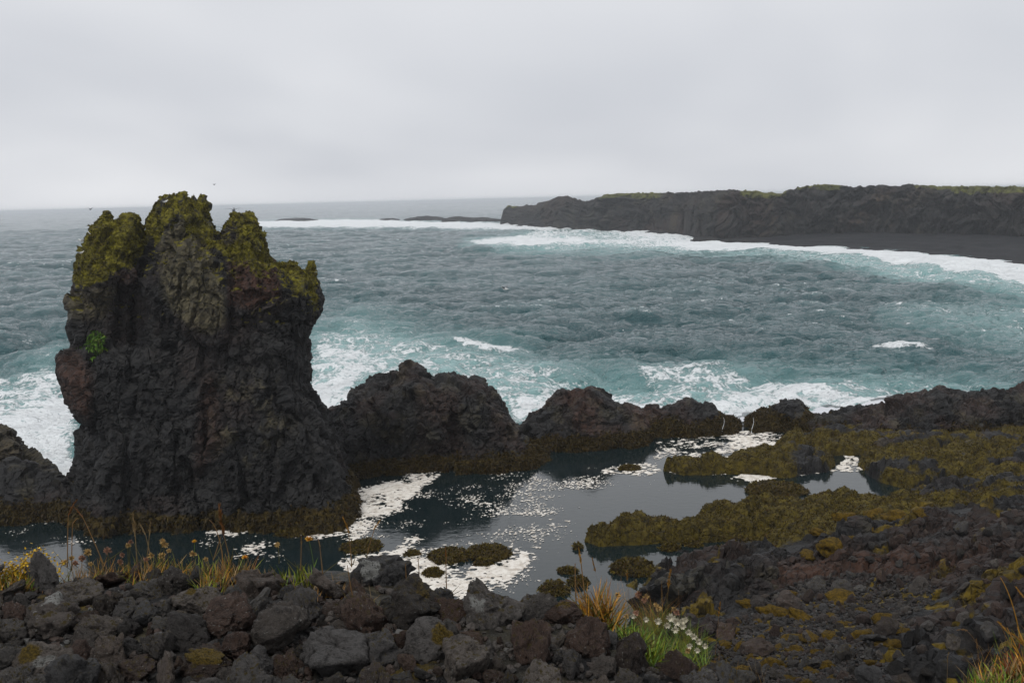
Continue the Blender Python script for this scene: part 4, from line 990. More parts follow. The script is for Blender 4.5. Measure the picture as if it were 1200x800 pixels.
tone = s.mix(s.math('MULTIPLY', s.sm(r3, .80, .95), .8), tone, C(.165, .155, .143))
base = s.mix(s.sm(s.math('ADD', s.math('MULTIPLY', n1, .5), s.math('MULTIPLY', n2, .5)), .34, .56), s.mix(.86, tone, C(.006, .0055, .005)), tone)
base = s.mix(s.math('MULTIPLY', s.sm(n2, .55, .75), .45), base, C(.15, .14, .13))
base = s.mix(s.math('MULTIPLY', s.sm(n3, .60, .76), .5), base, C(.19, .18, .165))
pit = s.sm(s.n('TexVoronoi', {'Vector': cw, 'Scale': 42.0}), .16, .05)
base = s.mix(s.math('MULTIPLY', pit, .75), base, C(.008, .007, .007))
nz = s.n('SeparateXYZ', {0: s.t.nodes.new('ShaderNodeNewGeometry').outputs['Normal']}, out=2)
li = s.math('MULTIPLY', s.sm(s.noise(cw, 7, 4, .7), .62, .68), s.sm(r2, .25, .5))
base = s.mix(s.math('MULTIPLY', li, .9), base, C(.34, .34, .31))
ms = s.math('MULTIPLY', s.math('MULTIPLY', s.sm(s.noise(cw, 4.5, 5, .7), .53, .60), s.sm(nz, .25, .7)), s.sm(r3, .25, .5))
base = s.mix(s.math('MULTIPLY', ms, .95), base, s.mix(n2, C(.030, .024, .004), C(.12, .082, .008)))
mk_r, mk_g, mk_b, _ = s.mask()
base = s.mix(s.math('MULTIPLY', mk_r, s.sm(n2, .36, .50)), base, s.mix(n3, C(.20, .20, .185), C(.52, .52, .49))); base = s.mix(mk_g, base, s.mix(s.sm(n2, .35, .65), C(.05, .035, .004), C(.20, .13, .010)))
bp = s.bump(s.math('ADD', n2, s.math('MULTIPLY', n3, .5)), .040, 1.0)
bp = s.bump(s.math('SUBTRACT', 1.0, pit), .012, .9, bp)
base = s.mix(mk_b, base, C(.004, .0038, .004))
s.bsdf(Base_Color=base, Roughness=.78, Specular_IOR_Level=.3, Normal=bp); M_STONE = s.m

styles = ['block', 'block', 'slab', 'round', 'block', 'slab', 'block', 'slab', 'block', 'block', 'slab', 'block', 'slab', 'block']
BASES = [mesh_np('lava_rock', stone_verts(IV4 if i < 9 else IV4, 300 + i, st), IF4, True, np.zeros((len(IV4), 4))) for i, st in enumerate(styles)]
for m_ in BASES: m_.materials.append(M_STONE)
def rand_rot(r, tilt=1.0):
    return (Matrix.Rotation(r.uniform(0, 6.28), 3, 'Z') @ Matrix.Rotation(r.normal(0, tilt), 3, 'X') @ Matrix.Rotation(r.normal(0, tilt), 3, 'Y'))
rr_g = np.random.default_rng(21)
heap = []                                  # px, py, size already taken
def place_rock(px, py, size, style=None, label=None, group=None, me=None, asp=None, tilt=1.0, sink=.25, name='lava_rock', rot=None, ar=None):
    h_ = hit(px, py)
    if h_[0] is None: return None
    loc, nrm, dist = h_
    rad = size / FPX * dist / 2
    if me is None:
        c = [i for i, st in enumerate(styles) if style is None or st == style]; me = BASES[int(rr_g.choice(c))]
    o = bpy.data.objects.new(name, me); COL.objects.link(o)
    a = asp if asp is not None else (rr_g.uniform(.9, 1.2), rr_g.uniform(.75, 1.0), rr_g.uniform(.6, .95))
    R = rand_rot(rr_g, tilt) if rot is None else rot
    o.matrix_world = Matrix.Translation(loc + Vector((0, 0, rad * (1 - 2 * sink) * .6))) @ R.to_4x4() @ Matrix.Diagonal((rad * a[0], rad * a[1], rad * a[2], 1))
    tag(o, label, 'rock', group)
    heap.append((px, py, size))
    return o
def special(seed, style, fn, name='lava_rock'):
    v = stone_verts(IV4, seed, style); m = np.zeros((len(v), 4)); fn(v, m)
    me = mesh_np(name, v, IF4, True, m); me.materials.append(M_STONE); return me
def patch(axis, c, lo=.025, col=0, amt=1.0, sc=5.0, th=.1):
    d = np.array(axis, float); d /= np.linalg.norm(d)
    def fn(v, m):
        u = v / np.linalg.norm(v, axis=1, keepdims=True); a = u @ d + .16 * fbm(v * sc + 3, 4)
        m[:, col] = np.maximum(m[:, col], amt * sstep(c - lo, c + lo, a))
    return fn
I3 = Matrix.Identity(3); RZ = lambda a: Matrix.Rotation(math.radians(a), 3, 'Z'); RX = lambda a: Matrix.Rotation(math.radians(a), 3, 'X'); RY = lambda a: Matrix.Rotation(math.radians(a), 3, 'Y')
def both(*f):
    def g(v, m):
        for x in f: x(v, m)
    return g
G = 'rocks heaped along the foreground bank'
HERO = [  # px, py, size, mesh, aspect, rotation, label
 (452, 682, 84, special(501, 'slab', patch((-.75, -.55, .45), .86)), (1.0, .75, 1.0), RZ(8), 'flat-topped purplish rock with a white lichen patch at the pool edge'),
 (318, 662, 46, special(502, 'round', patch((0, 0, 1), 9)), (1.1, .8, .8), RZ(20), 'smooth grey boulder between the orange dandelion and the grass on the bank crest'),
 (480, 722, 78, special(503, 'block', patch((.6, -.3, .75), .93, col=1, amt=.6)), (1.1, .9, .9), RZ(40), 'large near-black rock in the heap below the white-patched slab'),
 (502, 765, 66, special(504, 'round', patch((.75, -.2, .6), .80, col=1)), (1.0, .9, 1.0), RZ(0) @ RX(15), 'rounded brown boulder with gold moss cushions on its right side'),
 (572, 728, 84, special(505, 'block', patch((.1, -.8, .5), .965)), (1.0, .8, 1.05), RZ(-25), 'big speckled grey rock with tiny white lichen dots at the middle of the heap'),
 (622, 768, 78, special(506, 'block', patch((0, 0, 1), 9)), (.75, .7, 1.2), RZ(15) @ RX(-12), 'tall upright grey rock leaning back in the heap left of the campion'),
 (688, 764, 60, special(507, 'round', patch((0, 0, 1), 9)), (.9, .8, 1.15), RZ(55), 'egg-shaped pitted grey boulder close to the campion clump'),
 (735, 778, 62, special(508, 'block', patch((.8, -.3, .5), .95)), (.9, .8, 1.1), RZ(80), 'brown angular rock against the green campion leaves'),
 (660, 728, 54, special(509, 'round', patch((0, -.2, 1), .93, col=1)), (1.1, .9, .8), RZ(10), 'dark rounded rock with a little gold moss behind the tall grey rock'),
 (322, 752, 74, special(510, 'block', patch((0, 0, 1), 9)), (1.05, .9, .85), RZ(33), 'square-edged dark grey block left of the middle of the heap'),
 (392, 780, 96, special(511, 'slab', patch((0, 0, 1), 9)), (1.15, .8, 1.5), RZ(-10) @ RX(22), 'broad grey slab tilted toward the viewer at the bottom of the heap'),
 (174, 700, 46, special(512, 'slab', patch((0, 0, 1), 9)), (.9, .8, .7), RZ(60) @ RX(32), 'pale flat splinter of stone on the crest of the heap to the left'),
 (95, 706, 48, special(513, 'slab', patch((0, 0, 1), 9)), (1.0, .85, 1.4), RZ(15) @ RX(18), 'smooth brown-grey flat stone on the left crest of the heap'),
 (58, 786, 62, special(514, 'block', both(patch((.1, -.75, .55), .90), patch((-.6, -.4, .7), .9, col=1))), (1.1, .9, .8), RZ(0), 'mossy dark rock with a bright white lichen blotch at bottom left'),
 (66, 742, 78, special(515, 'block', patch((.2, .1, 1), .95)), (1.2, .9, .85), RZ(70), 'large blackish-brown rock with a hollow beneath it on the left of the heap'),
 (148, 745, 34, special(516, 'round', patch((0, 0, 1), 9)), (1.0, .9, .95), RZ(30), 'small ball-shaped dark stone in the left half of the heap'),
 (185, 770, 56, special(517, 'block', patch((0, 0, 1), 9)), (.8, .7, 1.2), RZ(-40) @ RX(20), 'wedge-shaped bluish-grey rock with a hooked foot in the left heap'),
 (268, 738, 64, special(518, 'round', patch((0, 0, 1), 9)), (1.1, .9, .85), RZ(5), 'lumpy brown boulder left of the square-edged block'),
 (240, 788, 60, special(519, 'round', patch((.2, -.2, 1), .72, col=1)), (1.15, .9, .7), RZ(-15), 'low boulder coated in brown-gold moss at the bottom edge of the heap'),
 (428, 735, 64, special(520, 'round', patch((.7, -.4, .3), .965)), (.9, .85, 1.05), RZ(90), 'grey-brown upright boulder left of the large near-black rock'),
 (352, 726, 60, special(521, 'block', patch((0, 0, 1), 9)), (1.1, .85, .85), RZ(140), 'purplish angular rock right below the bright green grass tuft'),
 (398, 664, 24, special(522, 'block', patch((-.2, -.7, .5), .35)), (1.0, .9, .9), RZ(0), 'small white-crusted stone on the crest right of the grass tuft'),
 (545, 785, 74, special(523, 'slab', patch((0, 0, 1), 9)), (1.1, .9, 1.5), RZ(35) @ RX(15), 'broad mid-grey slab at the bottom centre of the heap'),
 (8, 648, 42, special(524, 'slab', patch((0, 0, 1), 9)), (.9, .7, 1.5), RZ(20) @ RX(70), 'grey slab standing on end at the left edge against the pool'),
 (33, 652, 36, special(525, 'block', patch((0, 0, 1), 9)), (.9, .8, .9), RZ(75), 'grey pointed stone second from the left edge against the pool'),
 (180, 668, 44, special(526, 'round', patch((.3, .1, 1), .75, col=1, amt=.8)), (1.0, .9, .8), RZ(60), 'mossy brown stone on the crest under the dried thrift heads'),
 (140, 672, 60, special(527, 'slab', patch((0, 0, 1), 9)), (1.2, .8, 1.2), RZ(10) @ RX(10), 'long low grey rock lying along the left crest'),
 (228, 712, 54, special(528, 'block', patch((0, -.3, 1), .93, col=1)), (1.15, .8, .85), RZ(-20), 'jagged dark rock with a moss streak below the yellow grass'),
 (205, 690, 42, special(529, 'round', patch((0, 0, 1), 9)), (1.1, .9, .9), RZ(-60), 'rounded olive-grey stone behind the jagged moss-streaked rock'),
 (18, 752, 50, special(530, 'block', patch((0, 0, 1), 9)), (.9, .9, .9), RZ(200), 'reddish-brown angular rock at the far left of the heap'),
 (305, 690, 56, special(531, 'slab', patch((0, 0, 1), 9)), (1.2, .8, 1.4), RZ(25) @ RX(12), 'dark flat rock just left of the bright green grass tuft'),
]
for px_, py_, sz_, me_, as_, ro_, lb_ in HERO:
    place_rock(px_, py_, sz_ * .92, label=lb_, me=me_, asp=as_, rot=ro_, sink=.22, group=G)
BANK = [(-140, 700), (0, 694), (60, 686), (130, 680), (250, 680), (330, 676), (400, 680), (470, 690), (540, 708), (600, 716), (650, 724), (700, 732), (735, 748), (760, 778), (800, 792), (850, 800), (900, 880), (-140, 880)]
BANKP = np.array(BANK, float)
def fill(nmax, smin, smax, gap, region, maker, tries=6000, seed=5):
    r = np.random.default_rng(seed); c = 0
    P_ = np.array(region, float); lo = P_.min(0); hi = P_.max(0)
    cand = r.uniform(lo, hi, (tries, 2)); ok = poly_sd(cand[:, 0], cand[:, 1], P_) > 0
    for (x, y) in cand[ok]:
        if c >= nmax: break
        sz = r.uniform(smin, smax) ** 1.0
        if heap:
            h_ = np.array(heap); d = np.hypot(h_[:, 0] - x, (h_[:, 1] - y) * 1.25)
            if (d < gap * (h_[:, 2] + sz) * .5).any(): continue
        if maker(x, y, sz) is not None: c += 1
    return c
GL = 'dark lava rock lying loose in the foreground heap'
HSHORT = ['white-patched flat slab', 'smooth grey crest boulder', 'large near-black rock', 'moss-sided brown boulder', 'big speckled grey rock', 'tall leaning grey rock', 'egg-shaped pitted boulder', 'brown rock by the campion', 'dark moss-topped round rock', 'square-edged grey block', 'broad tilted grey slab', 'pale flat splinter', 'smooth brown-grey flat stone', 'white-blotched mossy rock', 'large blackish-brown hollow rock', 'ball-shaped dark stone', 'wedge-shaped hooked rock', 'lumpy brown boulder', 'moss-coated low boulder', 'grey-brown upright boulder', 'purplish angular rock', 'white-crusted small stone', 'broad mid-grey bottom slab', 'grey slab standing on end', 'grey pointed edge stone', 'mossy brown crest stone', 'long low grey crest rock', 'jagged moss-streaked rock', 'rounded olive-grey stone', 'reddish-brown far left rock', 'dark flat rock by the grass']
def relabel(items, kind, marks, names):
    groups = {}
    for o, x, y in items:
        d = [math.hypot(x - a, y - b) for a, b in marks]; i = int(np.argmin(d)); dx, dy = x - marks[i][0], y - marks[i][1]
        w = ('right of' if dx > 0 else 'left of') if abs(dx) > 1.6 * abs(dy) else (('below' if dy > 0 else 'above') if abs(dy) > 1.6 * abs(dx) else ('lower ' if dy > 0 else 'upper ') + ('right of' if dx > 0 else 'left of'))
        groups.setdefault((i, w), []).append((d[i], o))
    for (i, w), l in groups.items():
        for k, (_, o) in enumerate(sorted(l, key=lambda z: z[0])):
            o['label'] = kind + (', ', ', second one out ', ', third one out ', ', fourth one out ', ', fifth one out ', ', sixth one out ', ', seventh one out ', ', eighth one out ', ', ninth one out ', ', tenth one out ', ', outermost ')[min(k, 10)] + w + ' the ' + names[i]
mk = lambda lb, sk=.25: (lambda x, y, sz: place_rock(x, y, sz, label=lb, group=G, sink=sk))
hero_px = [(a[0], a[1]) for a in HERO]
nh = len(scene.objects)
heap += [(345, 682, 46), (262, 684, 46), (768, 752, 100), (722, 726, 70), (690, 724, 40), (240, 700, 26)]
placed = []
n1_ = fill(70, 42, 70, .66, BANK, mk('middle-sized dark lava rock lying loose in the foreground heap'), seed=5)
n2_ = fill(95, 26, 42, .68, BANK, mk('fist-sized dark lava rock wedged into the foreground heap'), seed=6, tries=9000)
n3_ = fill(104, 13, 25, .72, BANK, mk('small dark lava stone filling a gap in the foreground heap'), seed=7, tries=16000)
print('heap', n1_, n2_, n3_)
for kd, key in (('middle-sized dark rock', 'middle-sized'), ('fist-sized dark rock', 'fist-sized'), ('small gap-filling stone', 'small dark lava stone')):
    relabel([(o, *[c[0] for c in proj(np.array(o.location)[None], HC)]) for o in scene.objects if str(o.get('label', '')).startswith(key)], kd, hero_px, HSHORT)
# the small rubble between them
def rubble(name, region, n, smin, smax, seed, mt, bvh=None, sink=.2):
    r = np.random.default_rng(seed); P_ = np.array(region, float); lo = P_.min(0); hi = P_.max(0)
    shapes = [stone_verts(IV2 if smax > 9 else ico(1)[0], 700 + i, 'block', .6) for i in range(8)]; FF = IF2 if smax > 9 else ico(1)[1]
    mb = MB(); c = 0
    while c < n:
        x, y = r.uniform(lo, hi)
        if poly_sd(np.array([x]), np.array([y]), P_)[0] < 0: continue
        c += 1
        loc, nr, dist = hit(x, y, bvh)
        if loc is None: continue
        rad = r.uniform(smin, smax) / FPX * dist / 2
        v = shapes[int(r.integers(8))] * np.array([1.1, .9, .75]) @ np.array(rand_rot(r, .5)).T
        mb.add(v * rad + np.array(loc) + np.array([0, 0, rad * (.5 - sink)]), t=FF, c=(r.random(), r.random(), r.random(), 1))
    return link(name, mb.mesh(name, False), mt, kind='stuff')
def rub_mat(nm, k):
    s = NT(nm); co = s.coord(); a_, b_, c_, _ = s.mask(); nn2 = s.noise(co, 22, 4, .7)
    tone = s.mix(a_, C(.010, .009, .008), C(.062, .053, .046)); tone = s.mix(s.math('MULTIPLY', s.sm(b_, .6, .9), .7), tone, C(.050, .028, .019)); tone = s.mix(s.math('MULTIPLY', s.sm(c_, .93, .98), .8), tone, C(.11, .11, .105))
    tone = s.mix(s.math('MULTIPLY', s.sm(nn2, .4, .7), .5), tone, C(.012, .011, .011))
    tone = s.mix(1 - k, tone, C(.004, .004, .004))
    s.bsdf(Base_Color=tone, Roughness=.7, Specular_IOR_Level=.35, Normal=s.bump(nn2, .02, .8)); return s.m
M_RUB = rub_mat('rubble_stone', 1.0)
rubble('heap_rubble', BANK, 2200, 5, 16, 31, M_RUB)
GUL = [(820, 800), (835, 760), (850, 735), (885, 705), (915, 690), (960, 676), (1010, 672), (1060, 676), (1100, 686), (1090, 706), (1050, 730), (1030, 760), (1040, 800), (1000, 830), (840, 830)]
M_RUBD = rub_mat('gully_pebble', .55)
rubble('gully_gravel', GUL, 5200, 2.5, 8, 32, M_RUBD)
# loose stones of the gully, one by one
SB = [mesh_np('beach_stone', stone_verts(IV3, 800 + i, ['block', 'round', 'slab', 'block'][i % 4]), IF3, False, np.tile([[0, 0, .68 - .05 * i, 1]], (len(IV3), 1))) for i in range(8)]
for m_ in SB: m_.materials.append(M_STONE)
heap = []
GG = 'loose stones on the floor of the gully'
def mk_gully(lb):
    return lambda x, y, sz: place_rock(x, y, sz, label=lb, group=GG, me=SB[int(rr_g.integers(8))], name='beach_stone', sink=.2)
for px_, py_, sz_, lb_, k_ in [(1012, 730, 24, 'pale grey-green square stone on the gully floor', 0), (1038, 742, 34, 'brown rounded boulder beside the pale square stone in the gully', 1), (1020, 752, 30, 'grey flat stone in front of the brown boulder in the gully', 2), (946, 703, 18, 'reddish oval stone at the upper end of the gully gravel', 1), (957, 688, 24, 'dark red-brown stone at the head of the gully', 5), (985, 692, 30, 'purplish stone half buried at the head of the gully', 3), (965, 730, 20, 'bluish grey stone in the middle of the gully gravel', 7), (908, 746, 18, 'white-topped slate stone at the left side of the gully', 2)]:
    place_rock(px_, py_, sz_, label=lb_, group=GG, me=SB[k_], name='beach_stone')
fill(18, 22, 38, .9, GUL, mk_gully('larger dark stone lying on the gully gravel'), seed=8)
fill(120, 8, 17, .9, GUL, mk_gully('small dark stone lying on the gully gravel'), seed=9, tries=9000)
LAVAB = [(905, 668), (960, 650), (1060, 630), (1210, 612), (1210, 720), (1130, 740), (1060, 800), (1200, 810), (1210, 640), (1100, 665), (1000, 668)]
fill(34, 12, 40, 1.2, [(1050, 700), (1210, 640), (1210, 770), (1120, 800), (1040, 800), (1040, 760)], lambda x, y, sz: place_rock(x, y, sz * .8, label='dark rough stone lying on the lava slope right of the gully', group='stones on the lava slope', me=SB[int(rr_g.integers(8))], name='slope_stone', sink=.3), seed=10)
fill(24, 10, 26, 1.3, [(960, 645), (1060, 625), (1210, 610), (1210, 636), (1060, 662), (960, 668)], lambda x, y, sz: place_rock(x, y, sz, label='dark rough stone lying on top of the layered lava bank', group='stones on the lava bank', me=SB[int(rr_g.integers(8))], name='bank_stone', sink=.3), seed=11)

GSH = ['pale square gully stone', 'brown rounded gully boulder', 'grey flat gully stone', 'reddish oval gully stone', 'dark red-brown gully-head stone', 'purplish half-buried gully stone', 'bluish grey gully stone', 'white-topped slate stone']
GPX = [(1012, 730), (1038, 742), (1020, 752), (946, 703), (957, 688), (985, 692), (965, 730), (908, 746)]
relabel([(o, *[c[0] for c in proj(np.array(o.location)[None], HC)]) for o in scene.objects if str(o.get('label', '')).startswith('larger dark stone')], 'larger dark stone', GPX, GSH)
# gold moss cushions in the gully
s = NT('gold_moss'); co = s.coord(); nm = s.noise(co, 5, 5, .75)
s.bsdf(Base_Color=s.mix(s.sm(nm, .3, .68), C(.026, .016, .001), C(.165, .100, .004)), Roughness=.85, Specular_IOR_Level=.2, Normal=s.bump(s.noise(co, 22, 4, .7), .06, 1.0)); M_GOLD = s.m
MCU = []
for i in range(5):
    iv = IV3.copy(); k = .9 + .75 * fbm(iv * 1.5 + i * 9, 3) + .22 * fbm(iv * 5 + i, 3, ridged=True); v = iv * k[:, None] * np.array([1, .9, .5])
    m_ = mesh_np('moss_cushion', v, IF3, True); m_.materials.append(M_GOLD); MCU.append(m_)
heap2, heap = heap, []
def mk_moss(lb, g): return lambda x, y, sz: (lambda o: (tag(o, lb, 'moss', g), o)[1] if o else None)(place_rock(x, y, sz, me=MCU[int(rr_g.integers(5))], name='moss_cushion', tilt=.15, sink=.55, asp=(rr_g.uniform(.8, 1.3), rr_g.uniform(.6, 1.0), rr_g.uniform(.7, 1.1))))
fill(44, 16, 40, .85, [(835, 790), (850, 740), (890, 705), (960, 690), (1050, 715), (1060, 740), (1000, 790), (900, 820)], mk_moss('golden-brown moss cushion among the gully stones', 'moss cushions in the gully'), seed=12)
fill(40, 16, 38, .9, [(940, 655), (960, 620), (1000, 604), (1060, 590), (1080, 600), (1030, 615), (985, 640)], mk_moss('yellow-green weed cushion where the big seaweed ledge meets the lava bank', 'weed cushions by the lava bank'), seed=13)

def at_px(key): return [(o, *[c[0] for c in proj(np.array(o.location)[None], HC)]) for o in scene.objects if str(o.get('label', '')).startswith(key)]
relabel(at_px('golden-brown moss cushion'), 'golden-brown moss cushion', GPX, GSH)
SLM = [(1123, 740), (1196, 690), (1080, 655), (1150, 630), (1000, 640), (1060, 740), (1110, 775)]; SLN = ['arching grass stalk', 'orange edge blade', 'red soil patch', 'lava bank middle', 'lava bank left end', 'gully gravel right end', 'lone straw stalk']
relabel(at_px('dark rough stone lying on the lava slope'), 'dark slope stone', SLM, SLN)
relabel(at_px('dark rough stone lying on top'), 'dark bank stone', SLM, SLN)
# ------------------------------------------------------------------ plants on the bank
def at_y(px, py, y): d = ray(px, py); return np.array([0, 0, HC]) + d * (y / d[1])
s = NT('plant_tissue'); nd = s.t.nodes.new('ShaderNodeAttribute'); nd.attribute_name = 'mask'
pn_ = s.noise(s.coord(), 40, 2, .5)
col_ = s.mix(s.math('MULTIPLY', s.sm(pn_, .45, .75), .35), nd.outputs[0], C(.03, .025, .006))
s.bsdf(Base_Color=col_, Roughness=.6, Subsurface_Weight=0.0); M_PLANT = s.m
pr = np.random.default_rng(77)
def blade(mb, base, tip, width, c, sag=.0, seg=6, side=None):
    base = np.asarray(base, float); tip = np.asarray(tip, float); t = np.linspace(0, 1, seg)[:, None]
    L = np.linalg.norm(tip - base)
    mid = (base + tip) / 2 + np.array([0, 0, sag * L]); p = (1 - t) ** 2 * base + 2 * t * (1 - t) * mid + t * t * tip
    sd_ = np.cross(tip - base, [0.2, 1, 0.1]) if side is None else side
    sd_ = sd_ / (np.linalg.norm(sd_) + 1e-9)
    w_ = width * (1 - t ** 1.6) * (.55 + .45 * np.minimum(t * 4, 1)) + width * .05
    kf = np.array([0, 1.0, 0]) * width * .25
    v = np.concatenate([p - sd_ * w_ / 2, p + kf, p + sd_ * w_ / 2]); i = np.arange(seg - 1)
    q = np.concatenate([np.stack([i, i + seg, i + seg + 1, i + 1], 1), np.stack([i + seg, i + 2 * seg, i + 2 * seg + 1, i + seg + 1], 1)])
    cc = np.concatenate([np.tile(np.asarray(c, float)[None] * np.linspace(.75, 1.1, seg)[:, None], (3, 1)), np.ones((3 * seg, 1))], 1)
    mb.add(v, q=q, c=cc)
def curve(pts, n=14):
    pts = np.asarray(pts, float); m = len(pts)
    if m == 2: return pts[0] + (pts[1] - pts[0]) * np.linspace(0, 1, n)[:, None]
    t = np.linspace(0, 1, n)[:, None]; out = np.zeros((n, 3)); d = m - 1
    for i in range(m): out += math.comb(d, i) * (1 - t) ** (d - i) * t ** i * pts[i]
    return out
COLR = dict(straw=(.20, .105, .030), rust=(.17, .066, .012), gold=(.34, .165, .012), olive=(.10, .085, .012), green=(.085, .150, .010), lime=(.17, .19, .012), dry=(.23, .155, .065), cream=(.54, .36, .13), pinkish=(.40, .21, .13), yellow=(.80, .50, .010), orange=(.75, .33, .010), white=(.74, .69, .54), red=(.14, .035, .008))
def mk_part(name, mb, root, base): 
    me = mb.mesh(name)
    co_ = np.empty(len(me.vertices) * 3, np.float32); me.vertices.foreach_get('co', co_); me.vertices.foreach_set('co', (co_.reshape(-1, 3) - base).ravel().astype(np.float32)); me.update()
    return link(name, me, M_PLANT, root, kind='stuff' if name == 'leaf' else None)
def ground(px, py):
    loc, _, d = hit(px, py)
    if loc is None: p = PM(px, py, HC - 1.75); return p
    return np.array(loc)
def stalk(pts, label, head=None, col='straw', hcol='rust', rad=.0022, group=None):
    """a grass culm through photo points, with a seed head along the last stretch"""
    b = ground(*pts[0]); y = b[1]
    P_ = [b] + [at_y(px, py, y - .02 * k) for k, (px, py) in enumerate(pts[1:])]
    root = empty('grass_stalk', b, label, 'grass', group)
    c = curve(P_, 16); mb = MB(); v, q = tube(c, np.linspace(rad * 1.3, rad * .7, 16), 5); mb.add(v, q=q, c=(*COLR[col], 1)); mk_part('stem', mb, root, b)
    if head:
        H_ = curve([at_y(px, py, y - .03) for px, py in head], 12); mb = MB(); L = np.linalg.norm(H_[-1] - H_[0]); d = (H_[-1] - H_[0]) / L
        for k in range(46):
            t = pr.random(); i = min(int(t * 11), 10); p = H_[i] + (H_[i + 1] - H_[i]) * (t * 11 - i)
            dv = d + pr.normal(0, .28, 3); dv /= np.linalg.norm(dv)
            blade(mb, p, p + dv * L * .22 * (1.1 - .5 * t), L * .05, np.array(COLR[hcol]) * pr.uniform(.6, 1.3), seg=4)
        v, q = tube(H_, np.linspace(.0022, .0012, 12), 5); mb.add(v, q=q, c=(*COLR[hcol], 1)); mk_part('seed_head', mb, root, b)
    b2 = MB()
    for k in range(2):
        blade(b2, b, b + np.array([pr.normal(0, .05), pr.normal(0, .03), pr.uniform(.05, .12)]), .004, np.array(COLR['olive']) * pr.uniform(.7, 1.3))
    mk_part('leaf', b2, root, b)
    return root
for pts, hd, lb, cc in [
    ([(79, 664), (79, 630), (80, 603)], [(80, 604), (83, 594), (90, 586)], 'tall orange-headed grass stalk standing straight at the left', 'rust'),
    ([(121, 660), (108, 628), (96, 604)], [(97, 606), (91, 598), (87, 594)], 'tall grass stalk leaning left with a drooping rusty head', 'rust'),
    ([(84, 668), (84, 635), (85, 614)], [(85, 614), (87, 610), (91, 607)], 'short thin grass stalk between the two tall orange-headed ones', 'straw'),
    ([(161, 664), (159, 640), (158, 618)], [(158, 628), (157, 614), (156, 601)], 'slender upright grass stalk with a long narrow head above the thrift', 'dry'),
    ([(179, 664), (174, 640), (170, 624)], [(170, 626), (167, 618), (164, 614)], 'pale grass stalk bowing left beside the slender upright one', 'dry'),
    ([(171, 664), (174, 640), (175, 625)], [(175, 627), (176, 619), (176, 612)], 'short grass stalk with a thin straight head right of the bowing one', 'dry'),
    ([(262, 668), (260, 632), (252, 612), (245, 609)], None, 'bare dry stem curling over to the left above the foam', 'straw'),
    ([(270, 660), (266, 640), (262, 626)], [(262, 628), (259, 612), (257, 592)], 'dry stalk with a pointed orange leaf-like head', 'rust'),
    ([(250, 656), (256, 638), (259, 628)], None, 'short bent dry stem beside the curling one', 'straw'),
    ([(378, 672), (376, 650), (374, 634)], [(375, 640), (374, 636), (373, 631)], 'short brown stalk right of the orange dandelion', 'straw'),
    ([(352, 668), (353, 650), (353, 632)], [(353, 640), (353, 634), (353, 628)], 'short brown stalk left of the orange dandelion', 'straw'),
    ([(412, 664), (411, 640), (408, 622)], [(409, 624), (406, 616), (402, 606)], 'stalk with a dark gold head leaning left before the foam', 'gold'),
    ([(426, 668), (432, 640), (440, 616)], [(438, 620), (442, 614), (446, 608)], 'thin stalk leaning right before the brown reef stone', 'gold'),
    ([(417, 716), (411, 690), (407, 662)], None, 'long dry stem standing in front of the white-patched slab', 'straw'),
    ([(356, 708), (348, 692), (339, 676)], None, 'yellow dry stem lying across the rocks below the green tuft', 'dry'),
    ([(492, 704), (492, 680), (490, 654)], None, 'thin reddish stem standing before the cream foam', 'rust'),
    ([(524, 700), (522, 672), (523, 646)], [(523, 652), (522, 648), (522, 640)], 'thin reddish stem with a faint head in front of the weedy rock pair', 'rust'),
    ([(478, 700), (476, 680), (475, 660)], None, 'shortest thin reddish stem at the left of the cream foam', 'rust'),
    ([(1158, 790), (1152, 762), (1140, 742), (1130, 737)], [(1134, 738), (1128, 736), (1122, 738)], 'grass stalk arching left with a pale orange head at the right corner', 'straw'),
    ([(1148, 792), (1147, 772), (1145, 752)], [(1145, 760), (1145, 754), (1144, 749)], 'short grass stalk right under the arching one', 'straw'),
    ([(1110, 800), (1110, 785), (1111, 768)], [(1110, 776), (1110, 770), (1112, 764)], 'lone short straw-coloured stalk on the rocks near the right corner', 'dry')]:
    stalk(pts, lb, hd, hcol=cc, col='straw' if cc != 'dry' else 'dry')
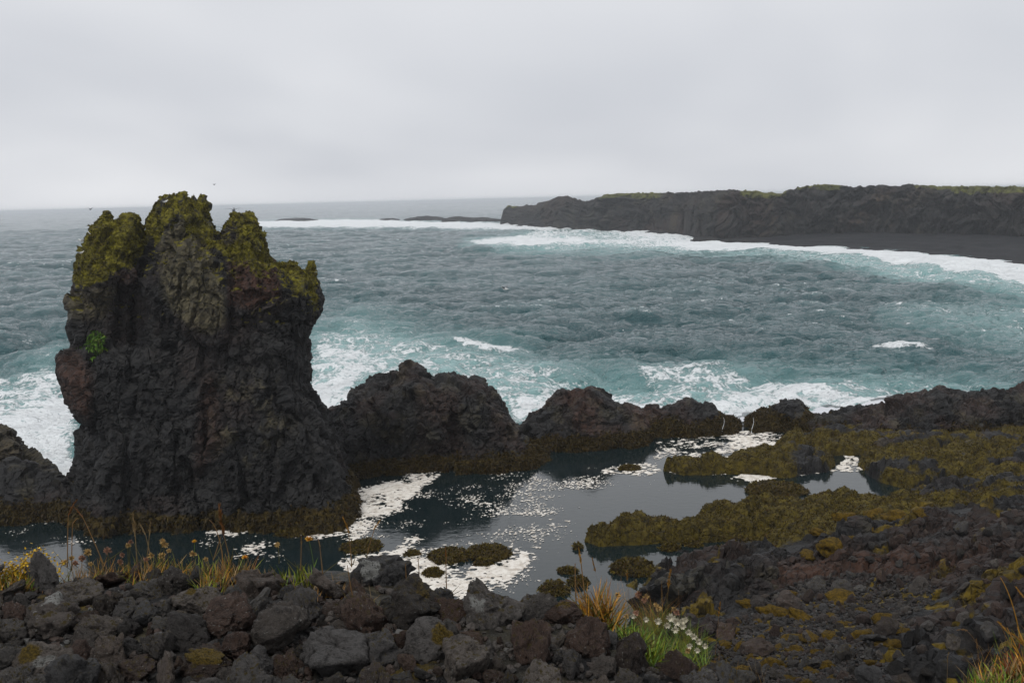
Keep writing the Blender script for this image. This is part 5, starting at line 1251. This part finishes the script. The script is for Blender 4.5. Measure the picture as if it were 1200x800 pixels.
def flower(px, py, base_px, label, kind='thrift', size=7, group=None, stem='olive'):
    b = ground(*base_px); y = b[1]; tip = at_y(px, py, y - .02); dist = np.linalg.norm(tip - np.array([0, 0, HC])); R_ = size / FPX * dist / 2
    root = empty({'thrift': 'thrift_flower', 'dandelion': 'dandelion', 'campion': 'campion_flower'}[kind], b, label, 'flower', group)
    mb = MB(); v, q = tube(curve([b, (b + tip) / 2 + np.array([pr.normal(0, .006), 0, .004]), tip], 10), .0016, 5); mb.add(v, q=q, c=(*COLR[stem], 1)); mk_part('stem', mb, root, b)
    mb = MB()
    if kind == 'thrift':
        c0 = COLR['cream'] if pr.random() < .6 else COLR['pinkish']
        for k in range(42):
            d = pr.normal(size=3); d[2] = d[2] * .8 + .25; d /= np.linalg.norm(d)
            blade(mb, tip + d * R_ * .2, tip + d * R_ * pr.uniform(.85, 1.2), R_ * .62, np.array(c0) * pr.uniform(.55, 1.25), seg=4, side=np.cross(d, pr.normal(size=3)))
    elif kind == 'dandelion':
        for k in range(40):
            an = pr.uniform(0, 6.28); el = pr.uniform(.15, 1.3); d = np.array([math.cos(an) * math.cos(el), math.sin(an) * math.cos(el), math.sin(el)])
            blade(mb, tip, tip + d * R_ * 1.05, R_ * .5, np.array(COLR['orange'] if k % 3 else COLR['yellow']) * pr.uniform(.8, 1.15), seg=4, side=np.cross(d, [0, 0, 1]))
    else:
        for k in range(5):
            an = k * 1.2566 + pr.uniform(0, .4); d = np.array([math.cos(an), math.sin(an) * .6 - .5, math.sin(an) * .6 + .25]); d /= np.linalg.norm(d)
            for s_ in (-.25, .25):
                d2 = d + np.cross(d, [0, -1, .3]) * s_; blade(mb, tip, tip + d2 * R_ * 1.15, R_ * .8, np.array(COLR['white']) * pr.uniform(.85, 1.1), seg=5, sag=.08)
        for k in range(14):
            d = pr.normal(size=3); d[1] = abs(d[1]); d /= np.linalg.norm(d); blade(mb, tip + np.array([0, .3 * R_, -.1 * R_]), tip + np.array([0, .3 * R_, 0]) + d * R_ * .55, R_ * .4, np.array(COLR['pinkish']) * .8, seg=4)
    mk_part('flower_head', mb, root, b)
    return root
TH = 'faded thrift heads along the left crest'
for x, y in [(103, 647), (126, 645), (150, 639), (153, 635), (143, 650), (190, 634), (193, 638), (198, 645), (226, 649), (84, 654), (96, 654), (190, 651), (141, 658), (106, 661), (88, 660), (177, 651), (75, 659), (241, 655), (171, 656)]:
    flower(x, y, (x + pr.uniform(-4, 4), 668 + pr.uniform(-4, 6)), 'faded buff thrift flower head on a short stem along the left crest', 'thrift', pr.uniform(5.5, 8.5), TH)
flower(325, 638, (327, 660), 'single salmon-coloured thrift head above the smooth grey boulder', 'thrift', 7)
flower(362, 633, (368, 668), 'bright orange dandelion standing above the green grass tuft', 'dandelion', 10, stem='green')
flower(228, 635, (230, 664), 'small yellow dandelion on the left crest above the dark pool', 'dandelion', 6, stem='green')
flower(287, 654, (284, 668), 'half-closed orange dandelion left of the smooth grey boulder', 'dandelion', 8, stem='green')
def grass(poly, n, hpx, label, cols, width=.005, name='grass_tuft', cat='grass', lean=(0, 0), spread=.5, group=None, broad=False, tip_off=None):
    """one clump of blades rooted inside a photo polygon"""
    P_ = np.array(poly, float); lo, hi = P_.min(0), P_.max(0); c = ground(*P_.mean(0)); root = empty(name, c, label, cat, group); mb = MB(); k = 0
    while k < n:
        x, y = pr.uniform(lo, hi)
        if poly_sd(np.array([x]), np.array([y]), P_)[0] < 0: continue
        k += 1
        b = ground(x, y) - np.array([0, 0, .01]); dist = np.linalg.norm(b - np.array([0, 0, HC])); L = pr.uniform(.45, 1.1) * hpx / FPX * dist
        d = np.array([pr.normal(lean[0], spread), pr.normal(lean[1], spread), 1.0]); d /= np.linalg.norm(d)
        cc = np.array(COLR[cols[int(pr.integers(len(cols)))]]) * pr.uniform(.8, 2.0)
        blade(mb, b, b + d * L, width * pr.uniform(.6, 1.4), cc, sag=pr.uniform(0, .18))
    mk_part('leaf', mb, root, c)
    return root
for pl, n_, h_, lb in [([(0, 690), (60, 682), (62, 694), (0, 702)], 90, 22, 'yellowish grass at the left edge among the bedstraw'), ([(60, 682), (130, 676), (132, 688), (62, 694)], 90, 22, 'gold and green grass between the bedstraw and the thrift heads'), ([(130, 676), (215, 670), (216, 684), (132, 688)], 110, 24, 'dense yellow-green grass under the cluster of thrift heads'), ([(215, 672), (300, 668), (300, 684), (216, 686)], 110, 27, 'gold-green grass on the crest left of the orange dandelion'), ([(300, 684), (320, 676), (330, 690), (305, 696)], 50, 24, 'small gold grass tuft left of the bright green tuft'), ([(560, 712), (600, 712), (604, 724), (564, 726)], 30, 18, 'small olive grass tuft on the crest right of the big speckled grey rock')]:
    grass(pl, n_, h_, lb, ['lime', 'gold', 'dry', 'straw', 'olive', 'rust'], .0034, spread=.75)
grass([(325, 682), (370, 676), (368, 690), (330, 692)], 70, 30, 'bright green grass tuft below the orange dandelion', ['lime', 'green', 'lime', 'olive'], .007)
grass([(230, 690), (255, 676), (270, 690), (240, 702)], 90, 24, 'yellow-green grass tuft on the crest left of the dark flat rock', ['lime', 'dry', 'olive', 'gold'], .005)
grass([(252, 676), (290, 666), (292, 694), (262, 700)], 110, 30, 'straw-coloured grass tuft left of the smooth grey boulder', ['dry', 'straw', 'olive', 'gold'], .003)
grass([(135, 668), (210, 660), (215, 674), (140, 680)], 150, 20, 'olive and straw grass growing among the thrift on the crest', ['olive', 'dry', 'gold', 'lime'], .003)
grass([(80, 672), (132, 664), (135, 682), (90, 690)], 110, 20, 'olive grass under the two tall orange-headed stalks', ['olive', 'dry', 'straw', 'gold'], .003)
grass([(205, 668), (250, 662), (252, 676), (215, 682)], 80, 18, 'sparse olive grass on the crest under the small yellow dandelion', ['olive', 'dry', 'lime'], .003)
grass([(350, 692), (405, 684), (400, 704), (360, 710)], 60, 24, 'dry tangled grass right of the bright green tuft', ['straw', 'dry', 'gold'], .0025, spread=1.2)
grass([(232, 700), (248, 696), (250, 706), (236, 710)], 24, 22, 'small broad-leaved lime green plant among the left crest rocks', ['lime', 'lime', 'green'], .014, name='leafy_plant', cat='plant')
grass([(398, 720), (440, 706), (445, 722), (410, 728)], 36, 26, 'thin dry grass growing between rocks below the white-patched slab', ['dry', 'olive', 'straw'], .0025, spread=.9)
grass([(-60, 690), (0, 684), (60, 672), (50, 690), (0, 700), (-60, 706)], 260, 22, 'yellow-green bedstraw mat at the left edge of the crest', ['lime', 'olive', 'gold', 'green'], .005, name='bedstraw', cat='plant')
for i, (x, y) in enumerate([(4, 674), (16, 668), (28, 666), (38, 660), (44, 652), (-20, 676), (52, 672), (10, 682), (34, 676), (22, 678), (-2, 668), (46, 664), (60, 668)]):
    b = ground(x, 682); root = empty('bedstraw_flower', b, 'yellow bedstraw flower spray at the left edge of the crest', 'flower', 'yellow bedstraw sprays'); mb = MB(); t_ = at_y(x, y, b[1])
    v, q = tube(curve([b, t_], 6), .0018, 5); mb.add(v, q=q, c=(*COLR['olive'], 1)); mk_part('stem', mb, root, b); mb = MB()
    for k in range(120):
        p = t_ + pr.normal(0, 1, 3) * np.array([.028, .02, .022]); d = pr.normal(size=3); d[2] = abs(d[2]); d /= np.linalg.norm(d)
        blade(mb, p, p + d * .012, .011, np.array(COLR['yellow']) * pr.uniform(.45, 1.0), seg=4, side=np.cross(d, pr.normal(size=3)))
    mk_part('flower_head', mb, root, b)
# campion clump at the right end of the heap
grass([(716, 742), (735, 722), (780, 728), (822, 752), (832, 782), (790, 792), (752, 776)], 1700, 28, 'bright green campion cushion at the right end of the rock heap', ['green', 'lime', 'green', 'olive'], .0065, name='campion_plant', cat='plant', spread=.9)
CG = 'white campion flowers'
for x, y, sz in [(771, 728, 9), (786, 724, 11), (793, 729, 11), (800, 734, 8), (791, 738, 9), (807, 741, 8), (813, 746, 8), (819, 752, 8), (803, 726, 7), (808, 757, 7), (742, 722, 7), (817, 762, 7), (782, 733, 8), (800, 728, 8), (757, 726, 7), (826, 757, 7)]:
    flower(x, y, (x + pr.uniform(-6, 4), y + 24), 'white campion flower on the green cushion at the right end of the heap', 'campion', sz * .95, CG, stem='green')
PT = 'pinkish thrift heads by the campion'
for x, y in [(748, 696), (757, 700), (724, 697), (755, 703), (745, 718), (772, 713), (769, 709), (790, 714), (793, 718), (734, 722), (806, 762)]:
    flower(x, y, (x + pr.uniform(-5, 3), min(y + 34, 775)), 'pinkish fading thrift head rising behind the campion cushion', 'thrift', pr.uniform(6.5, 9), PT)
grass([(680, 726), (702, 716), (778, 728), (774, 744), (706, 744)], 560, 48, 'clump of orange dried stems and leaves behind the campion', ['gold', 'olive', 'straw', 'olive', 'rust', 'gold'], .0062, spread=.7, lean=(-.08, 0), name='dried_plant', cat='plant')
grass([(680, 724), (700, 714), (716, 722), (700, 732)], 40, 44, 'sparse straw stems left of the orange dried clump', ['straw', 'gold', 'dry'], .0035, spread=.4, name='dried_plant', cat='plant')
for pts, hd, lb in [([(690, 730), (684, 690), (680, 650)], [(681, 660), (680, 652), (678, 642)], 'tall dark dry stalk left of the orange clump by the pool'), ([(676, 720), (674, 690), (674, 660)], None, 'upright bare straw stem at the left end of the orange clump'), ([(720, 740), (704, 692), (697, 668)], [(698, 670), (696, 662), (694, 654)], 'orange-tipped stalk bending left out of the dried clump'),
                    ([(778, 760), (782, 720), (783, 685)], [(783, 690), (784, 676), (786, 668)], 'brown dock-like stalk standing in front of the black lava hump'), ([(797, 745), (796, 715), (795, 690)], None, 'pale dry stem right of the brown dock-like stalk'), ([(740, 738), (737, 700), (735, 676)], [(735, 680), (735, 674), (735, 668)], 'thick olive stalk with a green-gold tip in the dried clump'), ([(836, 792), (840, 750), (843, 712)], [(842, 722), (843, 714), (844, 706)], 'faint grass stalk at the edge of the gully right of the campion')]:
    stalk(pts, lb, hd, col='straw', hcol='gold', rad=.0026)
grass([(826, 800), (838, 782), (900, 800), (890, 830), (840, 830)], 60, 34, 'thin yellow-olive grass at the bottom between heap and gully', ['olive', 'gold', 'dry'], .003, spread=.5)
# the right-hand corner
grass([(1120, 815), (1150, 780), (1185, 755), (1225, 735), (1260, 800), (1200, 840)], 420, 30, 'rank green and orange grass filling the bottom right corner', ['olive', 'gold', 'straw', 'green', 'dry'], .0045, spread=.5)
grass([(1170, 800), (1185, 778), (1215, 765), (1225, 800)], 120, 26, 'rust-red sorrel leaves in the corner grass', ['red', 'rust', 'red', 'gold'], .009, name='sorrel_plant', cat='plant', spread=.8)
grass([(1140, 815), (1160, 790), (1190, 795), (1190, 820)], 120, 26, 'fresh green leaves at the foot of the corner grass', ['green', 'lime', 'green'], .006, name='leafy_plant', cat='plant', spread=.8)
for pts, hd, lb in [([(1200, 770), (1192, 720), (1182, 690), (1172, 676)], [(1200, 700), (1194, 692), (1190, 687)], 'orange grass blade reaching up at the right edge of the frame'), ([(1205, 790), (1190, 755), (1180, 735)], [(1182, 742), (1176, 735), (1170, 728)], 'orange seed head leaning left out of the corner grass'), ([(1215, 780), (1200, 750), (1194, 745)], [(1200, 756), (1192, 745), (1184, 741)], 'second orange seed head right of the leaning one in the corner grass')]:
    stalk(pts, lb, hd, col='gold', hcol='gold', rad=.0024)

# ------------------------------------------------------------------ birds
s = NT('gull_white'); s.bsdf(Base_Color=C(.74, .74, .72), Roughness=.7); M_GW = s.m
s = NT('gull_grey'); s.bsdf(Base_Color=C(.16, .17, .18), Roughness=.7); M_GG = s.m
s = NT('gull_bill'); s.bsdf(Base_Color=C(.45, .27, .03), Roughness=.5); M_GB = s.m
def rings(path, rad, k=10, flat=1.0):
    path = np.asarray(path, float); an = np.arange(k) * 2 * np.pi / k; v = []
    for (p, r) in zip(path, rad): v.append(np.stack([p[0] + 0 * an, p[1] + r * np.cos(an), p[2] + r * flat * np.sin(an)], 1))
    m = len(path); g = np.arange(m * k).reshape(m, k)
    return np.concatenate(v), np.stack([g[:-1], np.roll(g, -1, 1)[:-1], np.roll(g, -1, 1)[1:], g[1:]], -1).reshape(-1, 4)
def gull(loc, yaw, label, pose='sit', scale=1.0, dark=False, group=None):
    root = empty('seabird', loc, label, 'bird', group)
    lift = .10 if pose == 'sit' else 0
    mb = MB(); v, q = rings([(-.24, 0, .10 + lift), (-.18, 0, .09 + lift), (-.08, 0, .075 + lift), (.04, 0, .075 + lift), (.12, 0, .10 + lift), (.155, 0, .145 + lift), (.175, 0, .165 + lift), (.205, 0, .165 + lift), (.225, 0, .16 + lift)], [.004, .030, .068, .080, .062, .040, .042, .030, .006]); mb.add(v, q=q)
    link('body', mb.mesh('body'), M_GG if dark else M_GW, root)
    mb = MB(); v, q = rings([(.218, 0, .16 + lift), (.25, 0, .156 + lift), (.27, 0, .146 + lift)], [.010, .008, .002], 6); mb.add(v, q=q); link('bill', mb.mesh('bill'), M_GB, root)
    mb = MB(); v = np.array([(-.18, -.03, .095), (-.18, .03, .095), (-.30, .05, .10), (-.30, -.05, .10), (-.18, -.03, .085), (-.18, .03, .085), (-.30, .05, .094), (-.30, -.05, .094)]) + [0, 0, lift]
    mb.add(v, q=[(0, 1, 2, 3), (7, 6, 5, 4), (0, 4, 5, 1), (1, 5, 6, 2), (2, 6, 7, 3), (3, 7, 4, 0)]); link('tail', mb.mesh('tail', False), M_GG if dark else M_GW, root)
    for sgn in (-1, 1):
        mb = MB()
        if pose == 'sit':
            v, q = rings([(.10, sgn * .052, .10 + lift), (.02, sgn * .070, .10 + lift), (-.12, sgn * .055, .10 + lift), (-.30, sgn * .015, .105 + lift)], [.015, .042, .034, .004], 8, 1.0); v[:, 1] = sgn * .058 + (v[:, 1] - sgn * .058) * .35
        else:
            t = np.linspace(0, 1, 8); yy = sgn * (.05 + .50 * t); zz_ = .12 + (.16 * np.sin(t * 2.0) if pose == 'up' else .05 * np.sin(t * 3)); xc = .06 - .10 * t ** 2; ch = .13 * (1 - t ** 1.7) + .02
            v = np.concatenate([np.stack([xc + ch * .5, yy, zz_], 1), np.stack([xc, yy, zz_ + .012 * (1 - t)], 1), np.stack([xc - ch * .7, yy, zz_], 1), np.stack([xc, yy, zz_ - .008 * (1 - t) - .001], 1)])
            g = np.arange(32).reshape(4, 8); q = np.concatenate([np.stack([g[a, :-1], g[b, :-1], g[b, 1:], g[a, 1:]], 1) for a, b in ((0, 1), (1, 2), (2, 3), (3, 0))])
        mb.add(v, q=q); link('wing', mb.mesh('wing'), M_GG, root)
        if pose == 'sit':
            mb = MB(); v, q = tube([(.02, sgn * .025, .13), (.025, sgn * .025, .0)], .006, 5); mb.add(v, q=q)
            mb.add(np.array([(.0, -.02, 0), (.06, -.025, 0), (.06, .025, 0), (0, .02, 0), (0, 0, .012), (.05, 0, .006)]) + [.02, sgn * .025, 0], q=[(0, 1, 5, 4), (3, 4, 5, 2), (0, 3, 2, 1)], t=[(0, 4, 3), (1, 2, 5)])
            link('leg', mb.mesh('leg'), M_GB, root)
    root.rotation_euler = (0, 0, math.radians(yaw)); root.scale = (scale,) * 3
    return root
for x, y, yaw, lb in [(97, 283, 200, 'white gull sitting on the mossy left shoulder of the stack, nearest the middle'), (96.5, 297, 20, 'white gull lowest on the mossy left shoulder of the stack'), (107, 273, 170, 'white gull highest on the mossy left shoulder of the stack'), (82, 289, 190, 'white gull at the outer left rim of the stack'), (194, 237, 10, 'white gull perched just under the middle peak of the stack')]:
    loc, nr, d = hit(x, y + 2, stack_bvh)
    if loc is not None: gull(np.array(loc) + np.array(nr) * .06, yaw, lb, 'sit', .62)
p = at_y(274, 248, 40.0); gull(p, 100, 'dark seabird in the air beside the right peak of the stack', 'glide', .8, True)
p = at_y(592, 340, 62.0); gull(p, 150, 'seabird flying low over the middle of the bay with wings spread', 'up', 1.0)
p = at_y(251, 217, 90.0); gull(p, 60, 'tiny far seabird in the grey sky above the right peak of the stack', 'up', .5, True)
p = at_y(106, 246, 41.0); gull(p, 80, 'dark seabird gliding past the left peak of the stack', 'up', .35, True)
# spray thrown up behind the left rock
mb = MB(); sr = np.random.default_rng(9); c0 = PY(48, 522, 29.0); tv_, tf_ = ico(1)
for k in range(1300):
    p = c0 + sr.normal(0, 1, 3) * np.array([.7, .5, .4]); p[2] = max(p[2], .05)
    mb.add(tv_ * sr.uniform(.008, .024) + p * S, t=tf_)
s = NT('spray'); s.bsdf(Base_Color=C(.85, .87, .88), Roughness=.6); link('sea_spray', mb.mesh('sea_spray'), s.m, kind='stuff')
